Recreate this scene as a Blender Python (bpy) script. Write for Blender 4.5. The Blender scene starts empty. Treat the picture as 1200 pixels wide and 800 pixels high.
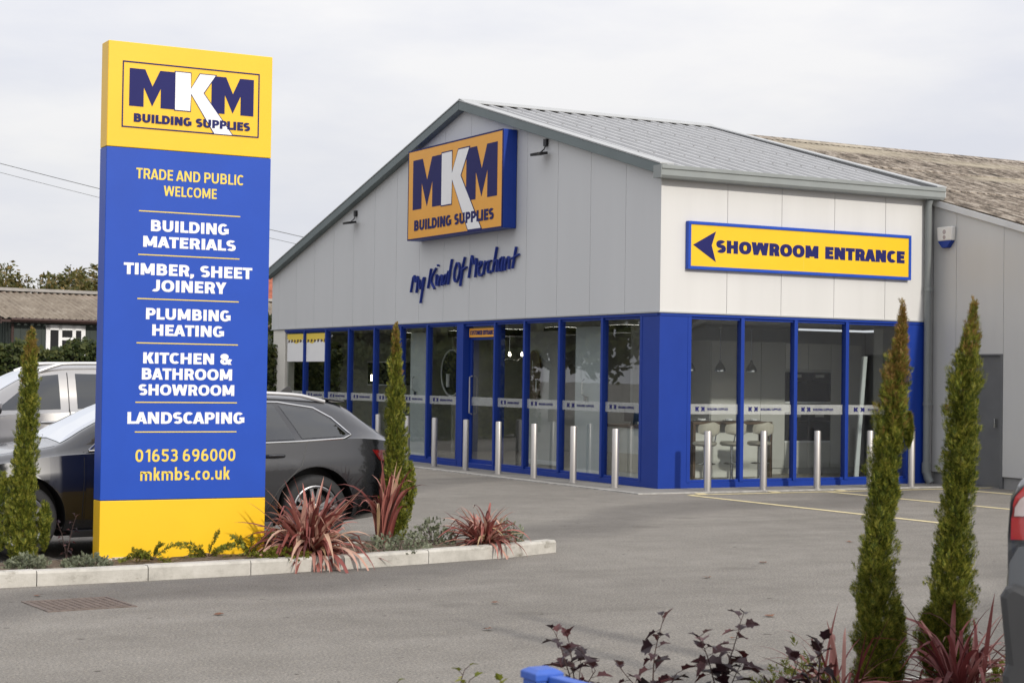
import bpy, bmesh, math, random
import numpy as np
from mathutils import Vector, Matrix
from mathutils.bvhtree import BVHTree

sc = bpy.context.scene
COL = sc.collection
R = math.radians
random.seed(7)
rng = np.random.default_rng(11)

# ------------------------------------------------------------------ camera
cam_d = bpy.data.cameras.new('camera')
cam_d.sensor_width = 36.0
cam_d.lens = 61.57
cam_d.clip_start = 0.1
cam_d.clip_end = 2000
cam_d.dof.use_dof = True
cam_d.dof.focus_distance = 21.0
cam_d.dof.aperture_fstop = 7.1
cam = bpy.data.objects.new('camera', cam_d)
COL.objects.link(cam)
YAW, PIT, ROL = 0.5028, 0.0206, 0.0143
fw = Vector((math.sin(YAW) * math.cos(PIT), math.cos(YAW) * math.cos(PIT), math.sin(PIT)))
rt = Vector((math.cos(YAW), -math.sin(YAW), 0))
up = rt.cross(fw)
r2 = rt * math.cos(ROL) + up * math.sin(ROL)
u2 = up * math.cos(ROL) - rt * math.sin(ROL)
M3 = Matrix((r2, u2, -fw)).transposed()
cam.matrix_world = Matrix.Translation((-15.175, -22.816, 1.7)) @ M3.to_4x4()
sc.camera = cam

# ------------------------------------------------------------------ light
SUN_EL, SUN_AZ = R(27), R(6)            # azimuth measured from -Y towards +X
S = Vector((math.sin(SUN_AZ) * math.cos(SUN_EL), -math.cos(SUN_AZ) * math.cos(SUN_EL), math.sin(SUN_EL)))
w = bpy.data.worlds.new('World')
sc.world = w
w.use_nodes = True
nt = w.node_tree
for n in list(nt.nodes):
    nt.nodes.remove(n)
N = nt.nodes.new
out = N('ShaderNodeOutputWorld')
bg = N('ShaderNodeBackground')
bg.inputs['Strength'].default_value = 0.1
sky = N('ShaderNodeTexSky')
sky.sky_type = 'NISHITA'
sky.sun_disc = False
sky.sun_elevation = SUN_EL
sky.sun_rotation = math.pi - SUN_AZ
sky.air_density = 1.0
sky.dust_density = 2.0
tc = N('ShaderNodeTexCoord')
sep = N('ShaderNodeSeparateXYZ')
mp = N('ShaderNodeMapping')
mp.inputs['Scale'].default_value = (2.2, 2.2, 7.5)
mp.inputs['Location'].default_value = (3.1, 1.7, 0.35)
nz = N('ShaderNodeTexNoise')
nz.inputs['Scale'].default_value = 1.6
nz.inputs['Detail'].default_value = 7
nz.inputs['Roughness'].default_value = 0.55
cr = N('ShaderNodeValToRGB')
cr.color_ramp.elements[0].position = 0.36
cr.color_ramp.elements[0].color = (7.7, 7.8, 8.5, 1)
cr.color_ramp.elements[1].position = 0.63
cr.color_ramp.elements[1].color = (9.4, 9.25, 9.25, 1)
zr = N('ShaderNodeMapRange')            # an overcast sky is brighter towards the zenith
zr.inputs['From Min'].default_value = 0.12
zr.inputs['From Max'].default_value = 0.9
zr.inputs['To Min'].default_value = 1.0
zr.inputs['To Max'].default_value = 1.75
mulc = N('ShaderNodeVectorMath'); mulc.operation = 'SCALE'
mix = N('ShaderNodeMix'); mix.data_type = 'RGBA'
mix.inputs['Factor'].default_value = 0.9
L = nt.links.new
L(tc.outputs['Generated'], sep.inputs[0])
L(tc.outputs['Generated'], mp.inputs['Vector'])
L(mp.outputs[0], nz.inputs['Vector'])
L(nz.outputs['Fac'], cr.inputs['Fac'])
L(sep.outputs['Z'], zr.inputs['Value'])
L(cr.outputs['Color'], mulc.inputs[0])
L(zr.outputs[0], mulc.inputs['Scale'])
L(sky.outputs[0], mix.inputs[6])
L(mulc.outputs[0], mix.inputs[7])
L(mix.outputs[2], bg.inputs['Color'])
L(bg.outputs[0], out.inputs['Surface'])

sun_d = bpy.data.lights.new('sun', 'SUN')
sun_d.energy = 2.6
sun_d.angle = R(2.0)
sun_d.color = (1.0, 0.94, 0.85)
sun = bpy.data.objects.new('sun', sun_d)
sun.rotation_euler = S.to_track_quat('Z', 'Y').to_euler()
COL.objects.link(sun)

sc.view_settings.view_transform = 'Standard'
sc.view_settings.look = 'None'
sc.view_settings.gamma = 1.0
sc.view_settings.exposure = 0.0
sc.view_settings.use_curve_mapping = False
sc.render.engine = 'CYCLES'
sc.cycles.use_denoising = True
sc.cycles.max_bounces = 8
sc.cycles.transparent_max_bounces = 16
sc.cycles.caustics_reflective = False
sc.cycles.caustics_refractive = False

# ------------------------------------------------------------------ materials
def new_mat(name):
    m = bpy.data.materials.new(name)
    m.use_nodes = True
    t = m.node_tree
    return m, t, t.nodes['Principled BSDF']

def ramp(t, stops):
    c = t.nodes.new('ShaderNodeValToRGB')
    e = c.color_ramp.elements
    while len(e) < len(stops):
        e.new(0.5)
    for i, (p, col) in enumerate(stops):
        e[i].position = p
        e[i].color = (*col, 1)
    return c

def noise(t, scale, detail=4, coord='Object', sx=(1, 1, 1), rough=0.55):
    c = t.nodes.new('ShaderNodeTexCoord')
    m = t.nodes.new('ShaderNodeMapping')
    m.inputs['Scale'].default_value = sx
    n = t.nodes.new('ShaderNodeTexNoise')
    n.inputs['Scale'].default_value = scale
    n.inputs['Detail'].default_value = detail
    n.inputs['Roughness'].default_value = rough
    t.links.new(c.outputs[coord], m.inputs['Vector'])
    t.links.new(m.outputs[0], n.inputs['Vector'])
    return n

def paint(name, col, rough=0.45, metal=0.0, var=0.06, scale=3.0, bump=0.0, bscale=60.0, spec=0.5, coat=0.0, sx=(1, 1, 1)):
    m, t, b = new_mat(name)
    n = noise(t, scale, 5, sx=sx)
    lo = tuple(max(0, c * (1 - var)) for c in col)
    hi = tuple(min(1, c * (1 + var)) for c in col)
    c = ramp(t, [(0.3, lo), (0.7, hi)])
    t.links.new(n.outputs['Fac'], c.inputs['Fac'])
    t.links.new(c.outputs['Color'], b.inputs['Base Color'])
    b.inputs['Roughness'].default_value = rough
    b.inputs['Metallic'].default_value = metal
    b.inputs['Specular IOR Level'].default_value = spec
    b.inputs['Coat Weight'].default_value = coat
    b.inputs['Coat Roughness'].default_value = 0.04
    if bump:
        n2 = noise(t, bscale, 3, sx=sx)
        bp = t.nodes.new('ShaderNodeBump')
        bp.inputs['Strength'].default_value = bump
        bp.inputs['Distance'].default_value = 0.01
        t.links.new(n2.outputs['Fac'], bp.inputs['Height'])
        t.links.new(bp.outputs[0], b.inputs['Normal'])
    return m

def foliage_mat(name, stops, transl=0.25, rough=0.6, nscale=6.0, nmix=0.5):
    """colour varies leaf by leaf (random per island) and in clumps (noise)"""
    m, t, b = new_mat(name)
    g = t.nodes.new('ShaderNodeNewGeometry')
    n = noise(t, nscale, 3)
    mx = t.nodes.new('ShaderNodeMix')
    mx.data_type = 'FLOAT'
    mx.inputs['Factor'].default_value = nmix
    t.links.new(g.outputs['Random Per Island'], mx.inputs[2])
    t.links.new(n.outputs['Fac'], mx.inputs[3])
    c = ramp(t, stops)
    t.links.new(mx.outputs[0], c.inputs['Fac'])
    t.links.new(c.outputs['Color'], b.inputs['Base Color'])
    b.inputs['Roughness'].default_value = rough
    b.inputs['Specular IOR Level'].default_value = 0.3
    tr = t.nodes.new('ShaderNodeBsdfTranslucent')
    t.links.new(c.outputs['Color'], tr.inputs['Color'])
    ms = t.nodes.new('ShaderNodeMixShader')
    ms.inputs['Fac'].default_value = transl
    t.links.new(b.outputs[0], ms.inputs[1])
    t.links.new(tr.outputs[0], ms.inputs[2])
    t.links.new(ms.outputs[0], t.nodes['Material Output'].inputs['Surface'])
    return m

def glass_mat(name, tint, boost=2.2, rough=0.0):
    m = bpy.data.materials.new(name)
    m.use_nodes = True
    t = m.node_tree
    t.nodes.clear()
    o = t.nodes.new('ShaderNodeOutputMaterial')
    f = t.nodes.new('ShaderNodeFresnel'); f.inputs['IOR'].default_value = 1.5
    mu = t.nodes.new('ShaderNodeMath'); mu.operation = 'MULTIPLY'; mu.use_clamp = True
    mu.inputs[1].default_value = boost
    tr = t.nodes.new('ShaderNodeBsdfTransparent'); tr.inputs['Color'].default_value = (*tint, 1)
    gl = t.nodes.new('ShaderNodeBsdfGlossy'); gl.inputs['Roughness'].default_value = rough
    gl.inputs['Color'].default_value = (0.95, 0.97, 1, 1)
    n = noise(t, 0.7, 2)
    bp = t.nodes.new('ShaderNodeBump')
    bp.inputs['Strength'].default_value = 0.05
    bp.inputs['Distance'].default_value = 0.02
    t.links.new(n.outputs['Fac'], bp.inputs['Height'])
    t.links.new(bp.outputs[0], gl.inputs['Normal'])
    ms = t.nodes.new('ShaderNodeMixShader')
    t.links.new(f.outputs[0], mu.inputs[0])
    g_ = t.nodes.new('ShaderNodeNewGeometry')
    inv = t.nodes.new('ShaderNodeMath'); inv.operation = 'SUBTRACT'; inv.inputs[0].default_value = 1.0
    m2_ = t.nodes.new('ShaderNodeMath'); m2_.operation = 'MULTIPLY'
    t.links.new(g_.outputs['Backfacing'], inv.inputs[1])
    t.links.new(mu.outputs[0], m2_.inputs[0]); t.links.new(inv.outputs[0], m2_.inputs[1])
    t.links.new(m2_.outputs[0], ms.inputs['Fac'])
    t.links.new(tr.outputs[0], ms.inputs[1])
    t.links.new(gl.outputs[0], ms.inputs[2])
    t.links.new(ms.outputs[0], o.inputs['Surface'])
    return m

def emit_mat(name, col, s):
    m, t, b = new_mat(name)
    b.inputs['Base Color'].default_value = (*col, 1)
    b.inputs['Emission Color'].default_value = (*col, 1)
    b.inputs['Emission Strength'].default_value = s
    return m

YEL = (0.84, 0.505, 0.010)
M = {}
M['yellow'] = paint('sign_yellow', YEL, 0.4, var=0.025, scale=2)
M['blue'] = paint('sign_blue', (0.014, 0.068, 0.42), 0.42, var=0.05, scale=2, spec=0.3)
M['frame_blue'] = paint('frame_blue', (0.010, 0.040, 0.27), 0.40, var=0.06, scale=2, spec=0.3)
M['navy'] = paint('logo_navy', (0.020, 0.021, 0.115), 0.5, var=0.04, spec=0.12)
M['letter_white'] = paint('letter_white', (0.82, 0.82, 0.82), 0.4, var=0.02)
M['letter_yellow'] = paint('letter_yellow', (0.80, 0.60, 0.09), 0.4, var=0.02)
M['script_blue'] = paint('script_blue', (0.020, 0.042, 0.25), 0.45, var=0.05, spec=0.25)
M['clad_grey'] = paint('cladding_grey', (0.555, 0.565, 0.572), 0.5, var=0.022, scale=1.2, sx=(1, 1, 0.2))
M['clad_cream'] = paint('cladding_cream', (0.61, 0.605, 0.59), 0.5, var=0.03, scale=1.6, sx=(1.5, 1.5, 0.12))
M['clad_old'] = paint('cladding_silver', (0.52, 0.525, 0.52), 0.36, var=0.06, scale=0.9, sx=(1, 1, 0.2))
M['joint'] = paint('panel_joint', (0.27, 0.27, 0.27), 0.7)
M['trim'] = paint('verge_trim', (0.125, 0.155, 0.158), 0.45, var=0.06)
M['gutter'] = paint('gutter_trim', (0.25, 0.27, 0.265), 0.42, var=0.06)
M['pale_trim'] = paint('pale_trim', (0.38, 0.39, 0.39), 0.45, var=0.07)
M['roof_rib'] = paint('roof_rib', (0.40, 0.405, 0.41), 0.45, metal=0.1, var=0.08)  # ribs lighter than the pans: facet reflection put into the colour
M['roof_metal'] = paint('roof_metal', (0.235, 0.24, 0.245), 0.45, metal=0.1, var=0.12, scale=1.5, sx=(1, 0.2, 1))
M['pipe'] = paint('pipe_grey', (0.19, 0.205, 0.205), 0.45, var=0.06)
M['white_trim'] = paint('white_trim', (0.60, 0.61, 0.61), 0.45, var=0.05)
M['black'] = paint('black_plastic', (0.012, 0.012, 0.013), 0.5)
M['steel'] = None
M['white_paint'] = paint('white_paint', (0.74, 0.73, 0.70), 0.5, var=0.05)
M['pillar_white'] = paint('pillar_cream', (0.66, 0.64, 0.58), 0.55, var=0.04)
M['door_grey'] = paint('door_grey', (0.13, 0.135, 0.14), 0.5, var=0.08)
M['glass'] = glass_mat('window_glass', (0.92, 0.94, 0.93), 2.0)
M['wood'] = paint('dark_wood', (0.10, 0.06, 0.035), 0.5, var=0.3, scale=4, sx=(1, 1, 0.15))
M['cab'] = paint('cabinet_cream', (0.64, 0.63, 0.59), 0.45, var=0.03)
M['cab_grey'] = paint('cabinet_taupe', (0.48, 0.47, 0.445), 0.45, var=0.03)
M['oven'] = paint('oven_black', (0.02, 0.02, 0.022), 0.2, var=0.05)
M['chrome'] = paint('chrome', (0.6, 0.6, 0.6), 0.18, metal=1.0, var=0.03)
M['stool'] = paint('stool_leather', (0.50, 0.46, 0.38), 0.55, var=0.06)
M['inner_wall'] = paint('inner_wall', (0.58, 0.58, 0.555), 0.8, var=0.03)
M['inner_dark'] = paint('inner_dark_wall', (0.30, 0.30, 0.285), 0.8, var=0.1)
M['inner_floor'] = paint('inner_floor', (0.20, 0.185, 0.165), 0.45, var=0.12, scale=2)
M['ceiling'] = paint('ceiling_tile', (0.38, 0.38, 0.37), 0.9, var=0.04)
M['tyre'] = paint('tyre_rubber', (0.018, 0.018, 0.019), 0.75, var=0.2, scale=20)
M['rim'] = paint('alloy_silver', (0.38, 0.38, 0.39), 0.32, metal=0.85, var=0.05)
M['car_dark'] = paint('car_dark_grey', (0.020, 0.021, 0.025), 0.26, metal=0.2, var=0.05, coat=1.0)
M['car_silver'] = paint('car_silver', (0.40, 0.39, 0.38), 0.32, metal=0.55, var=0.03, coat=0.9)
M['car_blue'] = paint('car_blue', (0.03, 0.13, 0.33), 0.3, metal=0.3, var=0.04, coat=1.0)
M['car_slate'] = paint('car_slate', (0.055, 0.06, 0.065), 0.4, metal=0.2, var=0.06, coat=0.8)
M['car_glass'] = glass_mat('car_glass', (0.10, 0.115, 0.115), 2.6)
M['car_inside'] = paint('car_inside', (0.03, 0.03, 0.031), 0.8)
M['plastic'] = paint('bumper_plastic', (0.035, 0.036, 0.038), 0.6, var=0.1)
M['lens_red'] = paint('lens_red', (0.27, 0.012, 0.014), 0.12, var=0.1, coat=1)
M['lens_clear'] = paint('lens_clear', (0.34, 0.29, 0.29), 0.15, var=0.1, coat=1)
M['headlamp'] = paint('headlamp_clear', (0.55, 0.57, 0.6), 0.1, var=0.1, coat=1)
M['stem'] = paint('plant_stem', (0.045, 0.022, 0.018), 0.7, var=0.3, scale=15)
M['bark'] = paint('tree_bark', (0.09, 0.055, 0.035), 0.9, var=0.35, scale=18, bump=0.6, bscale=40)
M['shed_green'] = paint('shed_green_boards', (0.030, 0.042, 0.036), 0.6, var=0.2, scale=3, sx=(1, 1, 0.2))
M['brick'] = None
M['iron'] = paint('rusty_iron', (0.150, 0.118, 0.100), 0.8, var=0.3, scale=22, bump=0.6, bscale=70)
M['road_yellow'] = paint('road_paint_yellow', (0.62, 0.53, 0.30), 0.8, var=0.2, scale=9)
M['road_white'] = paint('road_paint_white', (0.37, 0.36, 0.335), 0.85, var=0.3, scale=9)
M['concrete_pad'] = paint('apron_concrete', (0.225, 0.213, 0.195), 0.9, var=0.14, scale=2.5, bump=0.3)

M['board'] = paint('display_board_white', (0.50, 0.53, 0.53), 0.5, var=0.06, scale=1.5)
def mat_steel():
    m, t, b = new_mat('brushed_steel')
    n = noise(t, 40, 3, sx=(1, 1, 0.03))
    c = ramp(t, [(0.3, (0.42, 0.40, 0.38)), (0.7, (0.60, 0.58, 0.555))])
    t.links.new(n.outputs['Fac'], c.inputs['Fac'])
    t.links.new(c.outputs['Color'], b.inputs['Base Color'])
    b.inputs['Metallic'].default_value = 0.85
    b.inputs['Roughness'].default_value = 0.42
    return m
M['steel'] = mat_steel()

def mat_asphalt():
    m, t, b = new_mat('asphalt')
    big = noise(t, 0.22, 5, rough=0.6)
    streak = noise(t, 1.0, 6, sx=(0.07, 1.3, 1), rough=0.65)     # wear along the driving direction
    mid = noise(t, 2.3, 6, rough=0.65)
    fine = noise(t, 48, 4, rough=0.85)
    def mm(a, b_, f):
        x = t.nodes.new('ShaderNodeMix'); x.data_type = 'FLOAT'
        x.inputs['Factor'].default_value = f
        t.links.new(a, x.inputs[2]); t.links.new(b_, x.inputs[3])
        return x.outputs[0]
    f = mm(mm(mm(big.outputs['Fac'], streak.outputs['Fac'], 0.5), mid.outputs['Fac'], 0.35), fine.outputs['Fac'], 0.52)
    c = ramp(t, [(0.37, (0.128, 0.118, 0.103)), (0.5, (0.224, 0.208, 0.184)), (0.63, (0.325, 0.306, 0.274))])
    t.links.new(f, c.inputs['Fac'])
    # dark stones
    sp = noise(t, 9, 2, rough=0.4)
    sr = ramp(t, [(0.73, (1, 1, 1)), (0.77, (0.45, 0.43, 0.42))])
    t.links.new(sp.outputs['Fac'], sr.inputs['Fac'])
    mu = t.nodes.new('ShaderNodeMix'); mu.data_type = 'RGBA'; mu.blend_type = 'MULTIPLY'
    mu.inputs['Factor'].default_value = 1.0
    t.links.new(c.outputs['Color'], mu.inputs[6]); t.links.new(sr.outputs['Color'], mu.inputs[7])
    # faint tyre curves
    wv = t.nodes.new('ShaderNodeTexWave')
    wv.inputs['Scale'].default_value = 0.16
    wv.inputs['Distortion'].default_value = 3.0
    wv.inputs['Detail'].default_value = 2
    tc2 = t.nodes.new('ShaderNodeTexCoord')
    mp2 = t.nodes.new('ShaderNodeMapping'); mp2.inputs['Rotation'].default_value = (0, 0, R(80)); mp2.inputs['Scale'].default_value = (1, 0.3, 1)
    t.links.new(tc2.outputs['Object'], mp2.inputs['Vector']); t.links.new(mp2.outputs[0], wv.inputs['Vector'])
    wr = ramp(t, [(0.82, (1, 1, 1)), (0.97, (0.74, 0.74, 0.75))])
    t.links.new(wv.outputs['Fac'], wr.inputs['Fac'])
    mu2 = t.nodes.new('ShaderNodeMix'); mu2.data_type = 'RGBA'; mu2.blend_type = 'MULTIPLY'
    mu2.inputs['Factor'].default_value = 1.0
    t.links.new(mu.outputs[2], mu2.inputs[6]); t.links.new(wr.outputs['Color'], mu2.inputs[7])
    # stone grain in two sizes and oil spots
    g1 = noise(t, 62, 3, rough=0.9); g1r = ramp(t, [(0.36, (0.50, 0.50, 0.51)), (0.52, (1, 1, 1)), (0.66, (1.22, 1.2, 1.16))])
    t.links.new(g1.outputs['Fac'], g1r.inputs['Fac'])
    vo = t.nodes.new('ShaderNodeTexVoronoi'); vo.inputs['Scale'].default_value = 30
    t.links.new(tc2.outputs['Object'], vo.inputs['Vector'])
    vr = ramp(t, [(0.12, (1.35, 1.32, 1.26)), (0.30, (1, 1, 1))])
    t.links.new(vo.outputs['Distance'], vr.inputs['Fac'])
    ol = noise(t, 1.15, 3, rough=0.5); olr = ramp(t, [(0.64, (1, 1, 1)), (0.72, (0.76, 0.755, 0.75))])
    t.links.new(ol.outputs['Fac'], olr.inputs['Fac'])
    cur = mu2.outputs[2]
    for src in (g1r, vr, olr):
        m_ = t.nodes.new('ShaderNodeMix'); m_.data_type = 'RGBA'; m_.blend_type = 'MULTIPLY'; m_.inputs['Factor'].default_value = 1.0
        t.links.new(cur, m_.inputs[6]); t.links.new(src.outputs['Color'], m_.inputs[7]); cur = m_.outputs[2]
    t.links.new(cur, b.inputs['Base Color'])
    b.inputs['Roughness'].default_value = 0.88
    b.inputs['Specular IOR Level'].default_value = 0.3
    bp = t.nodes.new('ShaderNodeBump')
    bp.inputs['Strength'].default_value = 0.8
    bp.inputs['Distance'].default_value = 0.010
    t.links.new(fine.outputs['Fac'], bp.inputs['Height'])
    t.links.new(bp.outputs[0], b.inputs['Normal'])
    return m
M['asphalt'] = mat_asphalt()

def mat_kerb():
    m, t, b = new_mat('kerb_concrete')
    n = noise(t, 4, 6, rough=0.7); c = ramp(t, [(0.3, (0.33, 0.315, 0.28)), (0.5, (0.46, 0.44, 0.395)), (0.7, (0.54, 0.52, 0.475))])
    t.links.new(n.outputs['Fac'], c.inputs['Fac'])
    n2 = noise(t, 2.6, 6, sx=(1, 1, 2.5), rough=0.8); c2 = ramp(t, [(0.55, (1, 1, 1)), (0.68, (0.52, 0.50, 0.46))])     # lichen and tyre scuffs
    t.links.new(n2.outputs['Fac'], c2.inputs['Fac'])
    mu = t.nodes.new('ShaderNodeMix'); mu.data_type = 'RGBA'; mu.blend_type = 'MULTIPLY'; mu.inputs['Factor'].default_value = 1
    t.links.new(c.outputs['Color'], mu.inputs[6]); t.links.new(c2.outputs['Color'], mu.inputs[7]); t.links.new(mu.outputs[2], b.inputs['Base Color'])
    b.inputs['Roughness'].default_value = .9
    n3 = noise(t, 80, 3); bp = t.nodes.new('ShaderNodeBump'); bp.inputs['Strength'].default_value = .5; bp.inputs['Distance'].default_value = .006
    t.links.new(n3.outputs['Fac'], bp.inputs['Height']); t.links.new(bp.outputs[0], b.inputs['Normal'])
    return m
M['kerb'] = mat_kerb()

def mat_soil():
    m, t, b = new_mat('bed_soil')
    n = noise(t, 14, 7, rough=0.75)
    c = ramp(t, [(0.3, (0.035, 0.024, 0.016)), (0.5, (0.13, 0.095, 0.065)), (0.7, (0.26, 0.21, 0.15))])
    t.links.new(n.outputs['Fac'], c.inputs['Fac'])
    t.links.new(c.outputs['Color'], b.inputs['Base Color'])
    b.inputs['Roughness'].default_value = 0.95
    bp = t.nodes.new('ShaderNodeBump'); bp.inputs['Strength'].default_value = 0.9; bp.inputs['Distance'].default_value = 0.03
    t.links.new(n.outputs['Fac'], bp.inputs['Height']); t.links.new(bp.outputs[0], b.inputs['Normal'])
    return m
M['soil'] = mat_soil()

def mat_oldroof(name, stops, scale, patch=(0.33, 0.30, 0.25), sx=(1, 1, 1)):
    m, t, b = new_mat(name)
    n = noise(t, scale, 6, sx=sx, rough=0.75)
    c = ramp(t, stops)
    t.links.new(n.outputs['Fac'], c.inputs['Fac'])
    n2 = noise(t, 0.25, 4, sx=(0.35, 1.6, 1))
    r2_ = ramp(t, [(0.55, (0, 0, 0)), (0.64, (1, 1, 1))])
    t.links.new(n2.outputs['Fac'], r2_.inputs['Fac'])
    mx = t.nodes.new('ShaderNodeMix'); mx.data_type = 'RGBA'
    t.links.new(r2_.outputs['Color'], mx.inputs['Factor'])
    t.links.new(c.outputs['Color'], mx.inputs[6])
    mx.inputs[7].default_value = (*patch, 1)
    t.links.new(mx.outputs[2], b.inputs['Base Color'])
    b.inputs['Roughness'].default_value = 0.95
    bp = t.nodes.new('ShaderNodeBump'); bp.inputs['Strength'].default_value = 0.8; bp.inputs['Distance'].default_value = 0.04
    t.links.new(n.outputs['Fac'], bp.inputs['Height']); t.links.new(bp.outputs[0], b.inputs['Normal'])
    return m
M['moss_roof'] = mat_oldroof('mossy_fibre_cement', [(0.38, (0.06, 0.05, 0.04)), (0.5, (0.24, 0.20, 0.16)), (0.60, (0.42, 0.37, 0.31))], 3.6, (0.44, 0.39, 0.30), (2.2, .5, 1))
M['shed_roof'] = mat_oldroof('fibre_cement', [(0.35, (0.155, 0.125, 0.095)), (0.52, (0.225, 0.188, 0.145)), (0.68, (0.30, 0.26, 0.21))], 2.0, (0.27, 0.20, 0.16))

def mat_brick():
    m, t, b = new_mat('red_brick')
    tc3 = t.nodes.new('ShaderNodeTexCoord')
    mp3 = t.nodes.new('ShaderNodeMapping'); mp3.inputs['Rotation'].default_value = (R(90), 0, 0)
    br = t.nodes.new('ShaderNodeTexBrick')
    br.inputs['Color1'].default_value = (0.20, 0.085, 0.05, 1)
    br.inputs['Color2'].default_value = (0.14, 0.065, 0.04, 1)
    br.inputs['Mortar'].default_value = (0.28, 0.25, 0.22, 1)
    br.inputs['Scale'].default_value = 4.4
    br.inputs['Mortar Size'].default_value = 0.012
    t.links.new(tc3.outputs['Object'], mp3.inputs['Vector']); t.links.new(mp3.outputs[0], br.inputs['Vector'])
    t.links.new(br.outputs['Color'], b.inputs['Base Color'])
    b.inputs['Roughness'].default_value = 0.9
    return m
M['brick'] = mat_brick()
M['red_tile'] = paint('red_tile', (0.30, 0.09, 0.05), 0.85, var=0.3, scale=5)

M['cypress'] = foliage_mat('cypress_leaf', [(0.18, (0.018, 0.032, 0.006)), (0.42, (0.090, 0.122, 0.014)), (0.62, (0.225, 0.232, 0.028)), (0.82, (0.37, 0.33, 0.06))], 0.22, nscale=9)
M['cypress_tip'] = foliage_mat('cypress_brown_tip', [(0.2, (0.10, 0.10, 0.015)), (0.45, (0.21, 0.155, 0.03)), (0.75, (0.28, 0.15, 0.05)), (0.95, (0.34, 0.21, 0.10))], 0.22, nscale=9)
M['phormium'] = foliage_mat('phormium_leaf', [(0.12, (0.10, 0.028, 0.024)), (0.36, (0.24, 0.068, 0.058)), (0.58, (0.44, 0.17, 0.14)), (0.78, (0.58, 0.36, 0.28)), (0.93, (0.36, 0.29, 0.12))], 0.25, 0.36, 3, 0.25)
M['phormium_dark'] = foliage_mat('phormium_dark_leaf', [(0.1, (0.06, 0.016, 0.018)), (0.45, (0.19, 0.045, 0.045)), (0.7, (0.36, 0.14, 0.13)), (0.95, (0.50, 0.29, 0.24))], 0.28, 0.42, 3, 0.25)
M['purple'] = foliage_mat('purple_leaf', [(0.1, (0.020, 0.011, 0.015)), (0.5, (0.042, 0.018, 0.022)), (0.75, (0.085, 0.022, 0.022)), (0.95, (0.12, 0.075, 0.075))], 0.2, 0.4, 4, 0.2)
M['sage'] = foliage_mat('sage_leaf', [(0.1, (0.07, 0.09, 0.055)), (0.5, (0.17, 0.19, 0.12)), (0.9, (0.32, 0.33, 0.25))], 0.2)
M['limeleaf'] = foliage_mat('lime_leaf', [(0.1, (0.06, 0.08, 0.01)), (0.5, (0.17, 0.19, 0.025)), (0.9, (0.36, 0.33, 0.06))], 0.3)
M['hedge'] = foliage_mat('hedge_leaf', [(0.2, (0.013, 0.022, 0.006)), (0.5, (0.040, 0.058, 0.014)), (0.8, (0.10, 0.105, 0.03))], 0.2, nscale=0.8)
M['autumn'] = foliage_mat('autumn_leaf', [(0.25, (0.035, 0.048, 0.012)), (0.5, (0.095, 0.095, 0.025)), (0.75, (0.17, 0.115, 0.035))], 0.2, nscale=0.35, nmix=0.6)
M['darktree'] = foliage_mat('dark_tree_leaf', [(0.2, (0.018, 0.027, 0.007)), (0.5, (0.055, 0.068, 0.016)), (0.8, (0.12, 0.105, 0.03))], 0.2, nscale=0.4, nmix=0.6)
M['dryleaf'] = paint('dry_leaf', (0.16, 0.07, 0.035), 0.8, var=0.4, scale=30)

# ------------------------------------------------------------------ helpers
def tag(o, label=None, cat=None, group=None, kind=None):
    if label: o['label'] = label
    if cat: o['category'] = cat
    if group: o['group'] = group
    if kind: o['kind'] = kind
    return o

def empty(name, loc, rz=0.0, label=None, cat=None, group=None):
    o = bpy.data.objects.new(name, None)
    o.empty_display_size = 0.2
    COL.objects.link(o)
    o.location = loc
    o.rotation_euler = (0, 0, rz)
    return tag(o, label, cat, group)

def link(name, me, mat=None, parent=None, smooth=False, bevel=0.0):
    o = bpy.data.objects.new(name, me)
    COL.objects.link(o)
    if mat is not None and len(me.materials) == 0:
        for m in (mat if isinstance(mat, (list, tuple)) else [mat]):
            me.materials.append(m)
    if parent is not None:
        o.parent = parent
    if smooth:
        me.polygons.foreach_set('use_smooth', [True] * len(me.polygons))
    if bevel:
        b = o.modifiers.new('bevel', 'BEVEL')
        b.width = bevel; b.segments = 2; b.limit_method = 'ANGLE'; b.angle_limit = R(40)
    return o

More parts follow.
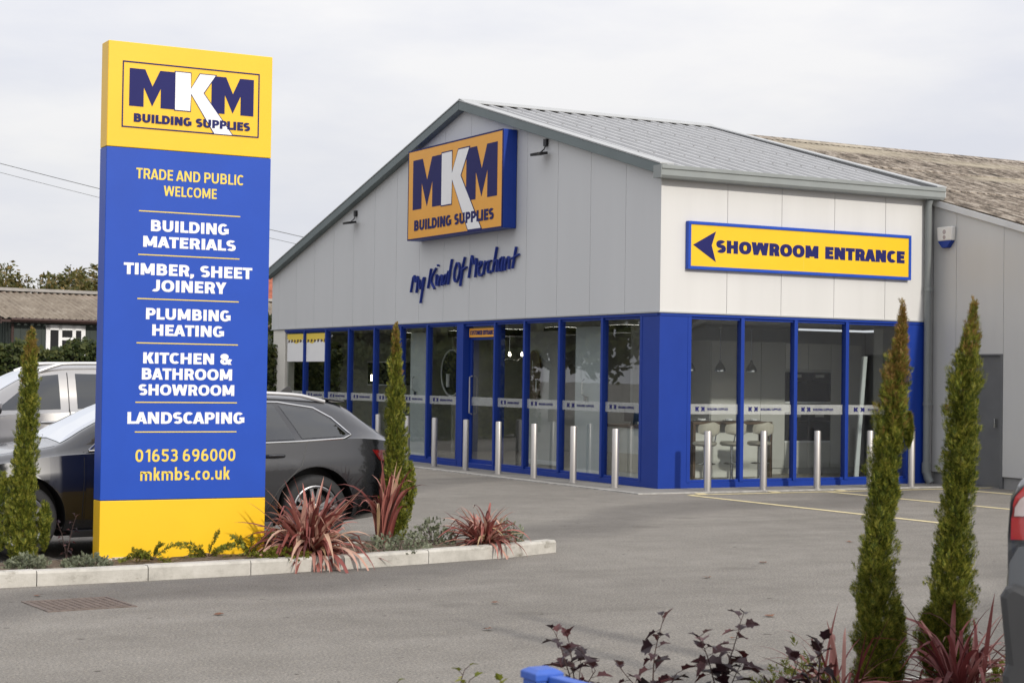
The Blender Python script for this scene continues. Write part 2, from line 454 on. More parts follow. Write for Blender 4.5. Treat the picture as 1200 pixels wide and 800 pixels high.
class MB:
    def __init__(s):
        s.v = []; s.f = []; s.mi = []; s.cur = 0
    def add(s, vs, fs):
        k = len(s.v)
        s.v += [tuple(map(float, p)) for p in vs]
        s.f += [tuple(i + k for i in f) for f in fs]
        s.mi += [s.cur] * len(fs)
        return s
    def box(s, x0, x1, y0, y1, z0, z1):
        if x0 > x1: x0, x1 = x1, x0
        if y0 > y1: y0, y1 = y1, y0
        if z0 > z1: z0, z1 = z1, z0
        return s.add([(x0, y0, z0), (x1, y0, z0), (x1, y1, z0), (x0, y1, z0), (x0, y0, z1), (x1, y0, z1), (x1, y1, z1), (x0, y1, z1)],
                     [(0, 3, 2, 1), (4, 5, 6, 7), (0, 1, 5, 4), (1, 2, 6, 5), (2, 3, 7, 6), (3, 0, 4, 7)])
    def prism(s, pts, d):
        """pts: planar 3D polygon, counter-clockwise seen from its front; d: extrusion vector (front -> back)"""
        n = len(pts)
        a = [Vector(p) for p in pts]
        b = [p + Vector(d) for p in a]
        fs = [tuple(range(n)), tuple(range(2 * n - 1, n - 1, -1))]
        for i in range(n):
            j = (i + 1) % n
            fs.append((j, i, i + n, j + n))
        return s.add(a + b, fs)
    def tube(s, pts, r, n=8, cap=True):
        pts = [Vector(p) for p in pts]
        m = len(pts)
        rr = r if isinstance(r, (list, tuple)) else [r] * m
        rings = []
        ref = None
        for i, p in enumerate(pts):
            d = (pts[min(i + 1, m - 1)] - pts[max(i - 1, 0)]).normalized()
            if ref is None:
                ref = d.orthogonal().normalized()
            a = (ref - d * ref.dot(d))
            a = a.normalized() if a.length > 1e-6 else d.orthogonal().normalized()
            ref = a
            b = d.cross(a)
            rings.append([p + (a * math.cos(2 * math.pi * k / n) + b * math.sin(2 * math.pi * k / n)) * rr[i] for k in range(n)])
        vs = [q for ring in rings for q in ring]
        fs = []
        for i in range(m - 1):
            for k in range(n):
                k2 = (k + 1) % n
                fs.append((i * n + k, i * n + k2, (i + 1) * n + k2, (i + 1) * n + k))
        if cap:
            fs.append(tuple(range(n - 1, -1, -1)))
            fs.append(tuple((m - 1) * n + k for k in range(n)))
        return s.add(vs, fs)
    def lathe(s, prof, c=(0, 0, 0), axis='Z', n=24, cap=True):
        """prof: list of (r, h)"""
        vs = []
        for r, h in prof:
            for k in range(n):
                a = 2 * math.pi * k / n
                q = (r * math.cos(a), r * math.sin(a), h)
                if axis == 'Y': q = (q[0], q[2], q[1])
                if axis == 'X': q = (q[2], q[0], q[1])
                vs.append((q[0] + c[0], q[1] + c[1], q[2] + c[2]))
        fs = []
        m = len(prof)
        for i in range(m - 1):
            for k in range(n):
                k2 = (k + 1) % n
                fs.append((i * n + k, i * n + k2, (i + 1) * n + k2, (i + 1) * n + k))
        if cap:
            fs.append(tuple(range(n - 1, -1, -1)))
            fs.append(tuple((m - 1) * n + k for k in range(n)))
        return s.add(vs, fs)
    def build(s, name, mat, parent=None, smooth=False, bevel=0.0, recalc=True):
        me = bpy.data.meshes.new(name)
        me.from_pydata(s.v, [], s.f)
        mats = mat if isinstance(mat, (list, tuple)) else [mat]
        for m in mats:
            me.materials.append(m)
        if len(mats) > 1:
            me.polygons.foreach_set('material_index', s.mi)
        if recalc:
            bm = bmesh.new(); bm.from_mesh(me)
            bmesh.ops.recalc_face_normals(bm, faces=bm.faces)
            bm.to_mesh(me); bm.free()
        me.update()
        o = link(name, me, None, parent, smooth, bevel)
        if smooth:
            try:
                me.set_sharp_from_angle(angle=R(42))
            except Exception:
                pass
        return o

def quads_mesh(name, Q):
    """Q: (N,4,3) array of separate quads"""
    Q = np.asarray(Q, dtype=np.float32)
    n = len(Q)
    me = bpy.data.meshes.new(name)
    me.vertices.add(n * 4); me.loops.add(n * 4); me.polygons.add(n)
    me.vertices.foreach_set('co', Q.reshape(-1))
    me.loops.foreach_set('vertex_index', np.arange(n * 4, dtype=np.int32))
    me.polygons.foreach_set('loop_start', np.arange(0, n * 4, 4, dtype=np.int32))
    me.polygons.foreach_set('loop_total', np.full(n, 4, dtype=np.int32))
    me.update(calc_edges=True)
    return me

def struct(o):
    o['kind'] = 'structure'
    return o

# ---- lettering: heavy sans capitals drawn as strokes of constant weight, every glyph 1 high
def _arc(cx, cy, rx, ry, a0, a1, n=12, sq=2.35):
    o = []
    for i in range(n + 1):
        a = R(a0 + (a1 - a0) * i / n); c, s = math.cos(a), math.sin(a)
        o.append((cx + rx * math.copysign(abs(c) ** (2 / sq), c), cy + ry * math.copysign(abs(s) ** (2 / sq), s)))
    return o
def glyph(ch, t):
    """-> advance width, list of strips (points, closed) and list of polygons; t = stroke weight"""
    h = t / 2; T = 1 - h; B = h
    S = []; P = []
    def line(*p): S.append((list(p), False))
    def para(xb, xt, wd=None, y0=0.0, y1=1.0):
        wd = wd or t * 1.04
        P.append([(xb, y0), (xb + wd, y0), (xt + wd, y1), (xt, y1)])
    w = .56 + t * .55
    if ch == 'A':
        w = .60 + t * .55; m = w / 2; para(0, m - t * .55); para(w - t * 1.04, m - t * .49); P.append([(w * .26, .19), (w * .74, .19), (w * .66, .19 + t * .8), (w * .34, .19 + t * .8)])
    elif ch == 'B':
        w = .50 + t * .6; line((h, 0), (h, 1)); q = .52
        line((t, T), *_arc(w * .50, (T + q) / 2, w * .44 - h, (T - q) / 2, 86, -86, 14), (t, q))
        line((t, q), *_arc(w * .52, (B + q) / 2, w * .48 - h, (q - B) / 2, 86, -86, 14), (t, B))
    elif ch in 'CG':
        w = .56 + t * .5; S.append((_arc(w / 2, .5, w / 2 - h, .5 - h, 46, 314, 22), False))
        if ch == 'G': w += .03; line((w * .55, .45), (w - h, .45), (w - h, .10))
    elif ch == 'D':
        w = .54 + t * .6; line((h, 0), (h, 1)); line((t, T), *_arc(w * .42, .5, w * .58 - h, .5 - h, 87, -87, 20), (t, B))
    elif ch in 'EFL':
        w = .38 + t * .62; line((h, 0), (h, 1)); 
        if ch in 'EF': line((t, T), (w, T)); line((t, .515), (w * .93, .515))
        if ch in 'EL': line((t, B), (w, B))
    elif ch == 'H':
        line((h, 0), (h, 1)); line((w - h, 0), (w - h, 1)); line((t, .52), (w - t, .52))
    elif ch == 'I':
        w = t; line((h, 0), (h, 1))
    elif ch == 'J':
        w = .36 + t * .6; line((w - h, 1), (w - h, .42), *_arc(w * .42, .36, w * .58 - h, .36 - h, 0, -125, 10))
    elif ch == 'K':
        w = .50 + t * .7; line((h, 0), (h, 1)); para(t * .7, w - t * 1.25, t * 1.2, .40, 1.0); para(w - t * 1.22, t * .85, t * 1.22, 0, .62)
    elif ch == 'M':
        w = .66 + t * .75; m = w / 2; line((h, 0), (h, 1)); line((w - h, 0), (w - h, 1)); para(m - t * .5, t * .12, t * .98, .12, 1); para(m - t * .5, w - t * 1.1, t * .98, .12, 1)
    elif ch == 'N':
        w = .54 + t * .65; line((h, 0), (h, 1)); line((w - h, 0), (w - h, 1)); para(w - t * 1.08, t * .05, t * 1.05)
    elif ch in 'OQ0':
        w = (.64 if ch != '0' else .50) + t * .55; S.append((_arc(w / 2, .5, w / 2 - h, .5 - h, 0, 360, 32)[:-1], True))
    elif ch in 'PR':
        w = .48 + t * .6; q = .45; line((h, 0), (h, 1)); line((t, T), *_arc(w * .52, (T + q) / 2, w * .48 - h, (T - q) / 2, 86, -86, 14), (t, q))
        if ch == 'R': w += .03; para(w - t * 1.15, w * .42, t * 1.12, 0, .48)
    elif ch == 'S':
        w = .46 + t * .55; ym = .515
        S.append((_arc(w / 2, (T + ym) / 2, w / 2 - h, (T - ym) / 2, 35, 262, 14) + _arc(w / 2, (B + ym) / 2, w / 2 - h, (ym - B) / 2, 82, -145, 14), False))
    elif ch == 'T':
        w = .46 + t * .6; line((0, T), (w, T)); line((w / 2, 0), (w / 2, 1 - t))
    elif ch == 'U':
        line((h, 1), (h, .40), *_arc(w / 2, .40, w / 2 - h, .40 - h, 180, 360, 16), (w - h, 1))
    elif ch == 'W':
        w = .86 + t * .9; q = w / 4
        para(q - t * .5, 0); para(q - t * .5, 2 * q - t * .5); para(3 * q - t * .5, 2 * q - t * .5); para(3 * q - t * .5, w - t * 1.04)
    elif ch == 'Y':
        w = .54 + t * .6; m = w / 2; line((m, 0), (m, .46)); para(m - t * .5, 0, t * 1.06, .38, 1); para(m - t * .55, w - t * 1.06, t * 1.06, .38, 1)
    elif ch == '&':
        w = .60 + t * .6; para(w - t * 1.1, w * .14, t * 1.08, 0, .78)
        rx = w * .21; cx = w * .36
        S.append((_arc(cx, 1 - h - .165, rx, .165, 0, 360, 20, 2.0)[:-1], True))
        S.append(([(cx + rx * .55, .60), (cx - rx * .4, .50)] + _arc(w * .38, .27 + h * .2, w * .38 - h, .27 - h * .8, 110, 300, 14, 2.0) + [(w * .72, .22), (w - h * .7, .50)], False))
    elif ch == ',':
        w = t * 1.1; P.append([(t * .05, 0), (t * .05 - .02, -.17), (t * .5, -.17), (t * 1.05, .02), (t * 1.05, t * 1.05), (t * .05, t * 1.05)])
    elif ch == '.':
        w = t * 1.15; P.append([(0, 0), (t * 1.15, 0), (t * 1.15, t * 1.15), (0, t * 1.15)])
    elif ch == '1':
        w = .30 + t * .6; line((w - h, 0), (w - h, 1)); para(.0, w - t * 1.2, t * 1.15, .76, 1)
    elif ch == '6' or ch == '9':
        w = .48 + t * .6; r = .31
        ring = (_arc(w / 2, r, w / 2 - h, r - h, 0, 360, 24)[:-1], True)
        tail = ([(h, r)] + _arc(w * .60, r + .06, w * .60 - h, 1 - r - .06 - h, 172, 78, 12), False)
        for pts, c in (ring, tail):
            S.append((pts if ch == '6' else [(w - x, 1 - y) for x, y in pts], c))
    elif ch == '5':
        w = .46 + t * .6; line((w * .95, T), (h * 1.5, T), (h * 1.2, .56)); line((h * 1.2, .56 - h * .0), *_arc(w * .46, .32, w * .54 - h, .32 - h, 110, -150, 16))
    elif ch == '3':
        w = .46 + t * .6; q = .53
        S.append((_arc(w * .46, (T + q) / 2, w * .50 - h, (T - q) / 2, 150, -80, 12) + [(w * .32, q)], False)); S.append(([(w * .32, q)] + _arc(w * .46, (B + q) / 2, w * .54 - h, (q - B) / 2, 80, -150, 12), False))
    else:                                                   # lower case, x-height .73
        x = .73; XT = x - h
        if ch == 'm':
            w = .74 + t * .9; line((h, 0), (h, x)); c1 = (w - t) / 2
            for k in (0, 1):
                l = h + k * c1; line((l + h * .4, XT - .10), *_arc(l + c1 / 2, XT - .17, c1 / 2, .17, 160, 0, 10), (l + c1, 0))
        elif ch == 'k':
            w = .40 + t * .7; line((h, 0), (h, 1.05)); para(t * .6, w - t * 1.3, t * 1.2, .28, x); para(w - t * 1.2, t * .8, t * 1.2, 0, .46)
        elif ch == 'b':
            w = .46 + t * .6; line((h, 0), (h, 1.05)); S.append((_arc(w / 2 + .02, x / 2, w / 2 - h - .0, x / 2 - h, 0, 360, 24)[:-1], True)); w += .02
        elif ch == 'o':
            w = .48 + t * .6; S.append((_arc(w / 2, x / 2, w / 2 - h, x / 2 - h, 0, 360, 24)[:-1], True))
        elif ch == 'c':
            w = .40 + t * .6; S.append((_arc(w / 2, x / 2, w / 2 - h, x / 2 - h, 48, 312, 16), False))
        elif ch == 'u':
            w = .42 + t * .6; line((h, x), (h, .30), *_arc(w / 2, .30, w / 2 - h, .30 - h, 180, 330, 12)); line((w - h, 0), (w - h, x))
        elif ch == 's':
            w = .36 + t * .5; q = x * .51
            S.append((_arc(w / 2, (XT + q) / 2, w / 2 - h, (XT - q) / 2, 35, 262, 10) + _arc(w / 2, (B + q) / 2, w / 2 - h, (q - B) / 2, 82, -145, 10), False))
        else:
            w = .3
    return w, S, P

def _strip(pts, closed, t):
    """quads of a mitred stroke"""
    v = [Vector(p) for p in pts]
    q = [v[0]]
    for p in v[1:]:
        if (p - q[-1]).length > 1e-4: q.append(p)
    v = q; n = len(v); out = []
    for i in range(n):
        if closed or 0 < i < n - 1:
            a = (v[i] - v[i - 1]).normalized(); b = (v[(i + 1) % n] - v[i]).normalized()
        elif i == 0:
            a = b = (v[1] - v[0]).normalized()
        else:
            a = b = (v[-1] - v[-2]).normalized()
        n1 = Vector((-a.y, a.x)); n2 = Vector((-b.y, b.x)); m = (n1 + n2)
        m = m.normalized() if m.length > 1e-6 else n1
        k = 1 / max(.5, m.dot(n1))
        out.append((v[i] + m * k * t / 2, v[i] - m * k * t / 2))
    qs = []
    for i in range(n if closed else n - 1):
        a, b = out[i], out[(i + 1) % n]
        qs.append([a[0], a[1], b[1], b[0]])
    return qs

LSB = {'A': -.09, 'T': -.06, 'Y': -.08, 'W': -.05, 'J': -.06, 'O': -.03, 'C': -.03, 'G': -.03, 'S': -.03, '0': -.02, 'c': -.02, 'o': -.02, '.': -.01, ',': -.05}
RSB = {'A': -.09, 'T': -.06, 'Y': -.08, 'W': -.05, 'C': -.11, 'O': -.03, 'D': -.03, 'S': -.04, 'L': -.07, 'P': -.05, 'K': -.06, 'R': -.04, 'E': -.03, 'G': -.01, 'B': -.02, 'c': -.05, 'k': -.04, 'o': -.02}
def text(name, s, origin, rv, uv, x0, x1, z0, z1, mat, parent, weight=.22, depth=0.004, gap=.13, word=.34, label=None):
    """one line of lettering as one mesh: baseline z0, capitals up to z1, from x0 to x1 along rv"""
    pieces = []; x = 0.0; step = 0
    for ch in s:
        if ch == ' ':
            x += word - gap; continue
        w_, S_, P_ = glyph(ch, weight)
        x += LSB.get(ch, 0)
        for pts, cl in S_:
            pieces.append(([[(x + a.x, a.y) for a in q] for q in _strip(pts, cl, weight)], step % 7)); step += 1
        for p in P_:
            pieces.append(([[(x + a, b) for a, b in p]], step % 7)); step += 1
        x += w_ + gap + RSB.get(ch, 0)
    tot = x - gap
    kx = (x1 - x0) / tot; ky = z1 - z0
    o = Vector(origin); rv = Vector(rv); uv = Vector(uv); nv = rv.cross(uv)
    mb = MB()
    for quads, st in pieces:
        d = depth + st * .00012
        for q in quads:
            f = [o + rv * (x0 + a * kx) + uv * (z0 + b * ky) + nv * d for a, b in q]
            area = sum(q[i][0] * q[(i + 1) % len(q)][1] - q[(i + 1) % len(q)][0] * q[i][1] for i in range(len(q)))
            if area < 0: f = f[::-1]
            n = len(f)
            mb.add(f + [p - nv * d for p in f], [tuple(range(n))] + [((i + 1) % n, i, i + n, (i + 1) % n + n) for i in range(n)])
    ob = mb.build(name, mat, parent, recalc=False)
    if label: ob['label'] = label
    return ob

def poly_on(mb, origin, rv, uv, pts, d0, depth):
    """flat letter shape: pts (u,v); its back lies d0 above the face, its front depth further out"""
    o = Vector(origin); rv = Vector(rv); uv = Vector(uv); n = rv.cross(uv)
    mb.prism([o + rv * a + uv * b + n * (d0 + depth) for a, b in pts], n * -depth)

M_SHAPE = [(0, 0), (0, 1), (.34, 1), (.505, .56), (.67, 1), (1, 1), (1, 0), (.69, 0), (.69, .52), (.505, .03), (.315, .52), (.315, 0)]
def logo(parent, origin, rv, uv, W, H, bold=0.0, tz=(0.093, 0.222), tx=(0.085, 0.93), d=0.003, kx=0.0):
    """dark M, white K with a long leg, dark M, the two words under them. W x H is the logo frame, origin its lower left corner"""
    def rect_letter(u0, u1, v0, v1):
        return [((u0 + a * (u1 - u0)) * W, (v0 + b * (v1 - v0)) * H) for a, b in M_SHAPE]
    for u0, u1 in ((.05, .374), (.642, .957)):
        mb = MB(); poly_on(mb, origin, rv, uv, rect_letter(u0, u1, .328, .897), d, .002)
        mb.build('letter', M['navy'], parent, recalc=False)
    K = [(.377, .326), (.377, .905), (.487, .905), (.489, .66), (.556, .905), (.670, .905), (.582, .617), (.800, .012), (.668, .012), (.492, .595), (.487, .326)]
    cx, cy = .53, .55
    big = []
    n = len(K)
    for i in range(n):                       # outline: offset outward by a thin constant border
        p = Vector((K[i][0] * W, K[i][1] * H)); a = Vector((K[i - 1][0] * W, K[i - 1][1] * H)); b = Vector((K[(i + 1) % n][0] * W, K[(i + 1) % n][1] * H))
        e1 = (p - a).normalized(); e2 = (b - p).normalized()
        n1 = Vector((-e1.y, e1.x)); n2 = Vector((-e2.y, e2.x))
        m_ = (n1 + n2)
        m_ = m_ / max(0.35, m_.length_squared / 2) if m_.length > 1e-6 else n1
        big.append(tuple(p + m_ * 0.006 * W))
    mb = MB(); poly_on(mb, origin, rv, uv, big[::-1] , d + .0022, .0008)
    ko = mb.build('letter_outline', M['navy'], parent)
    mb = MB(); poly_on(mb, origin, rv, uv, [(a * W, b * H) for a, b in K][::-1], d + .0032, .0008)
    mb.build('letter', M['letter_white'], parent)
    text('lettering', 'BUILDING SUPPLIES', Vector(origin) + Vector(rv).cross(Vector(uv)) * (d + .0042), rv, uv,
         tx[0] * W, tx[1] * W, tz[0] * H, tz[1] * H, M['navy'], parent, weight=.245, depth=.0008, gap=.10, word=.42)

def frame_on(mb, origin, rv, uv, W, H, t, d0, depth):
    for a in ([(0, 0), (W, 0), (W, t), (0, t)], [(0, H - t), (W, H - t), (W, H), (0, H)],
              [(0, t), (t, t), (t, H - t), (0, H - t)], [(W - t, t), (W, t), (W, H - t), (W - t, H - t)]):
        poly_on(mb, origin, rv, uv, a, d0, depth)

# ================================================================== GROUND
def ground():
    mb = MB()
    mb.add([(-400, -400, 0), (500, -400, 0), (500, 600, 0), (-400, 600, 0)], [(0, 1, 2, 3)])
    struct(mb.build('ground', M['asphalt'], recalc=False))
    # narrow concrete apron round the shop
    mb = MB()
    z = 0.004
    mb.add([(-.93, -.93, z), (5.5, -.93, z), (5.5, -.02, z), (-.02, -.02, z), (-.02, 16.9, z), (-.93, 16.9, z)], [(0, 1, 2, 3), (0, 3, 4, 5)])
    struct(mb.build('pavement', M['concrete_pad'], recalc=False))
    mb = MB()
    mb.box(-1.03, -.94, -1.03, 16.9, -.1, .018)
    mb.box(-.935, 5.5, -1.03, -.94, -.1, .018)
    struct(mb.build('pavement_edging', M['road_white']))
    mb = MB()
    def ln(x0, y0, x1, y1, wd=.12):
        a = Vector((x0, y0, .005)); b = Vector((x1, y1, .005)); d = (b - a).normalized(); q = Vector((-d.y, d.x, 0)) * wd / 2
        mb.add([a + q, a - q, b - q, b + q], [(0, 1, 2, 3)])
    ln(-.35, -1.36, 9.5, -1.36)
    for x in (-.38, 2.24, 4.72, 7.2):
        ln(x, -1.42, x + .14, -6.7)
    for x in (.05, 1.42, 2.72):
        ln(x, -1.05, x - .1, -1.3, .16)
    struct(mb.build('road_marking', M['road_yellow'], recalc=False))
ground()

def manhole():
    e = empty('manhole_cover', (-11.74, -10.06, 0.0), R(4), 'rusty rectangular manhole cover set in the asphalt before the kerb', 'manhole cover')
    mb = MB()
    for a in ((-.33, .33, -.31, -.285), (-.33, .33, .285, .31), (-.33, -.305, -.285, .285), (.305, .33, -.285, .285)):
        mb.box(*a, -.05, .007)
    mb.build('frame', M['iron'], e)
    mb = MB()
    mb.box(-.298, .298, -.278, .278, -.05, .003)
    for i in range(-5, 6):
        for j in range(-5, 6):
            mb.box(i * .052 - .017, i * .052 + .017, j * .048 - .015, j * .048 + .015, .0035, .008)
    mb.build('cover_plate', M['iron'], e)
manhole()

# planted island: kerb, soil
FRONT = [(-14.5, -8.98), (-12.0, -8.88), (-10.65, -8.82), (-9.53, -8.72), (-8.5, -8.55), (-7.47, -8.36), (-6.88, -8.19), (-6.5, -8.0)]
BACK = [(-6.62, -7.74), (-7.3, -7.2), (-7.75, -7.08), (-9.26, -7.47), (-11.0, -7.86), (-14.5, -8.15)]
def dense(pts, step):
    o = []
    for a, b in zip(pts[:-1], pts[1:]):
        a = Vector(a); b = Vector(b); k = max(1, int((b - a).length / step))
        o += [a + (b - a) * i / k for i in range(k)]
    return o + [Vector(pts[-1])]
def kerb(line, name, h, wd=.125, unit=.915, start=0.0):
    """precast units along line, the inner side to the left of the walking direction"""
    mb = MB()
    seg = []
    for a, b in zip(line[:-1], line[1:]):
        seg.append((Vector(a), Vector(b)))
    tot = sum((b - a).length for a, b in seg)
    def at(s):
        for a, b in seg:
            l = (b - a).length
            if s <= l + 1e-6: 
                return a + (b - a) * (s / l)
            s -= l
        return seg[-1][1]
    s = start
    while s < tot - .02:
        e = min(s + unit, tot)
        p, q = at(s + .004), at(e - .004)
        d = (q - p).normalized(); n = Vector((-d.y, d.x)) * wd
        c = .022
        prof = [(0, -.05), (0, h - c), (c * .5, h - c * .25), (c, h), (wd, h), (wd, -.05)]
        nn = Vector((-d.y, d.x))
        jz = random.uniform(-.004, .004)
        A = [(p.x + nn.x * o_, p.y + nn.y * o_, z_ + jz) for o_, z_ in prof]
        B = [(q.x + nn.x * o_, q.y + nn.y * o_, z_ + jz) for o_, z_ in prof]
        m = len(prof)
        mb.add(A + B, [tuple(range(m)), tuple(range(2 * m - 1, m - 1, -1))] + [(i, i + m, (i + 1) % m + m, (i + 1) % m) for i in range(m)])
        s = e
    return struct(mb.build(name, M['kerb']))
kerb(FRONT, 'kerb', .125, start=.0)
kerb(BACK, 'kerb_rear', .10)
def soil(poly, name, z0, amp=.03, step=.12):
    bm = bmesh.new()
    vs = [bm.verts.new((x, y, z0)) for x, y in poly]
    f = bm.faces.new(vs)
    bmesh.ops.triangulate(bm, faces=[f])
    for _ in range(5):
        ed = [e for e in bm.edges if e.calc_length() > step * 1.6]
        if not ed: break
        bmesh.ops.subdivide_edges(bm, edges=ed, cuts=1)
    bmesh.ops.triangulate(bm, faces=bm.faces)
    for v in bm.verts:
        v.co.z += random.uniform(-.3, 1) * amp
    me = bpy.data.meshes.new(name)
    bm.to_mesh(me); bm.free()
    o = link(name, me, M['soil'], smooth=True)
    return struct(o)
soil([(x, y + .12) for x, y in FRONT] + [(x, y - .1) for x, y in BACK], 'soil', .085)
NEAR = [(-6.0, -15.42), (-8.0, -15.47), (-9.5, -15.6), (-11.0, -15.78), (-13.0, -16.1)]
kerb(NEAR, 'kerb_near', .12)
soil([(-6, -15.55), (-8, -15.6), (-9.5, -15.73), (-11, -15.91), (-13, -16.23), (-13, -18.0), (-10, -17.3), (-6, -16.9)], 'soil_near', .08)

# ================================================================== SHOP
W_, D_, H1 = 16.74, 5.467, 2.77
HER, HAP, YAP, HEL = 4.93, 6.80, 6.74, 4.07
shop = empty('shop_building', (0, 0, 0), 0, 'grey clad showroom building with gabled front, blue framed glazing and metal roof', 'building')

def clip(poly, k, lo=None, hi=None):
    """clip (y,z) polygon to lo<=y<=hi"""
    def half(P, f, g):
        o = []
        for i in range(len(P)):
            a, b = P[i], P[(i + 1) % len(P)]
            if f(a): o.append(a)
            if f(a) != f(b): o.append(g(a, b))
        return o
    def cut(c):
        return lambda a, b: (c, a[1] + (b[1] - a[1]) * (c - a[0]) / (b[0] - a[0]))
    poly = half(poly, lambda p: p[0] >= lo, cut(lo))
    poly = half(poly, lambda p: p[0] <= hi, cut(hi)) if poly else poly
    return poly

def shop_walls():
    gp = [(0, H1), (W_, H1), (W_, HEL), (YAP, HAP), (0, HER)]
    mb = MB()
    seams = [0.0] + [1.03 + 1.09 * k for k in range(15)]
    seams = [s for s in seams if s < W_ - .2] + [W_]
    for a, b in zip(seams[:-1], seams[1:]):
        q = clip(gp, 0, a + (.004 if a > 0 else 0), b - (.004 if b < W_ else 0))
        if len(q) >= 3:
            mb.prism([(0, y, z) for y, z in q][::-1], (.045, 0, 0))
    mb.build('gable_wall', M['clad_grey'], shop)
    mb = MB()
    mb.prism([(.047, y, z) for y, z in [(.06, H1 + .01), (W_ - .02, H1 + .01), (W_ - .02, HEL - .02), (YAP, HAP - .02), (.06, HER - .02)]][::-1], (.1, 0, 0))
    mb.prism([(x, .047, z) for x, z in [(.06, H1 + .01), (D_ - .02, H1 + .01), (D_ - .02, HER), (.06, HER)]], (0, .1, 0))
    mb.build('wall_core', M['joint'], shop)
    mb = MB()
    sx = [0.0, 1.27, 2.35, 3.44, 4.53, D_]
    for a, b in zip(sx[:-1], sx[1:]):
        mb.box(a + (.004 if a else .046), b - (.004 if b < D_ else 0), 0.0, .045, H1, HER)
    mb.build('side_wall', M['clad_cream'], shop)
    mb = MB()                                   # corner angle
    mb.box(-.006, .045, -.006, -.001, H1, HER)
    mb.build('corner_trim', M['clad_cream'], shop)
    mb = MB()                                   # drip flashing under the cladding
    mb.box(-.03, .2, .05, W_, H1 - .022, H1 - .001)
    mb.box(-.03, D_, -.03, .05, H1 - .022, H1 - .001)
    mb.build('drip_flashing', M['pale_trim'], shop)
    mb = MB()
    mb.box(-.012, .25, .05, 15.87, 2.70, H1 - .024)
    mb.box(.0, D_, -.012, .05, 2.70, H1 - .024)
    mb.box(.0, .25, .05, 6.59, 0, .09)
    mb.box(.0, .25, 6.91, 15.87, 0, .09)
    mb.box(.55, 5.03, 0, .2, 0, .09)
    mb.build('window_head_and_sill', M['frame_blue'], shop, bevel=.004)
    # blue corner pillar and end panel
    mb = MB(); mb.box(-.005, .56, -.005, .52, 0, 2.698)
    mb.build('corner_pillar', M['frame_blue'], shop, bevel=.006)
    mb = MB(); mb.box(5.03, D_, .0, .3, 0, 2.698)
    mb.build('end_panel', M['frame_blue'], shop, bevel=.004)
    mb = MB(); mb.box(0, .25, 15.87, 16.62, 0, H1 - .024)
    mb.build('end_pillar', M['pillar_white'], shop, bevel=.01)
    # shell: other walls, ceiling, floor
    mb = MB()
    mb.prism([(D_ - .1, y, z) for y, z in [(3.49, 0), (W_ - .13, 0), (W_ - .13, HEL - .1), (YAP, HAP - .1), (3.49, HER + .9)]][::-1], (.08, 0, 0))
    mb.prism([(D_ - .1, y, z) for y, z in [(.16, 2.73), (3.485, 2.73), (3.485, HER + .9), (.16, HER - .05)]][::-1], (.08, 0, 0))
    mb.box(7.0, 7.08, .1, 3.48, 0, 2.66)
    mb.box(D_ + .02, 7.0, .1, .18, 0, 2.66)
    mb.box(.3, D_, W_ - .12, W_ - .02, 0, HEL - .1)
    mb.build('rear_wall', M['inner_wall'], shop)
    mb = MB(); mb.box(.1, D_ - .12, .15, W_ - .14, 2.702, 2.72); mb.box(D_ - .119, 7.0, .19, 3.48, 2.702, 2.72); mb.build('ceiling', M['ceiling'], shop)
    mb = MB(); mb.box(.05, D_ - .12, .05, W_ - .14, .005, .03); mb.box(D_ - .119, 7.0, .19, 3.48, .005, .03); mb.build('floor', M['inner_floor'], shop)
    mb = MB()
    mb.box(1.7, 6.99, 3.40, 3.48, .031, 2.66)               # partition behind the kitchen
    mb.box(5.62, 6.0, 1.3, 1.55, .031, 2.66)
    mb.build('partition_wall', M['inner_wall'], shop)
    mb = MB()
    mb.box(D_ - .2, D_ - .12, 3.5, W_ - .2, .03, 2.66)
    mb.box(2.6, D_ - .21, 12.2, 12.28, .03, 2.66)
    mb.build('display_wall', M['inner_dark'], shop)
shop_walls()
def fill_lights():  # added glowing panels that brighten the showroom, skirted so they stay unseen
    for x, y in ((2.4, 4.6), (2.4, 7.0), (2.4, 9.2), (2.4, 11.2), (2.4, 14.2)):
        mb = MB(); 
        for q in ((-.3, .3, -.3, -.285), (-.3, .3, .285, .3), (-.3, -.285, -.284, .284), (.285, .3, -.284, .284)):
            mb.box(x + q[0], x + q[1], y + q[2], y + q[3], 2.56, 2.70)
        c_ = mb.build('fill_light', M['black'], shop)
        mb = MB(); mb.box(x - .28, x + .28, y - .28, y + .28, 2.685, 2.70); mb.build('fill_panel', M['fill_glow'], c_)
M['fill_glow'] = emit_mat('fill_glow', (1.0, .96, .9), 12.0)
fill_lights()

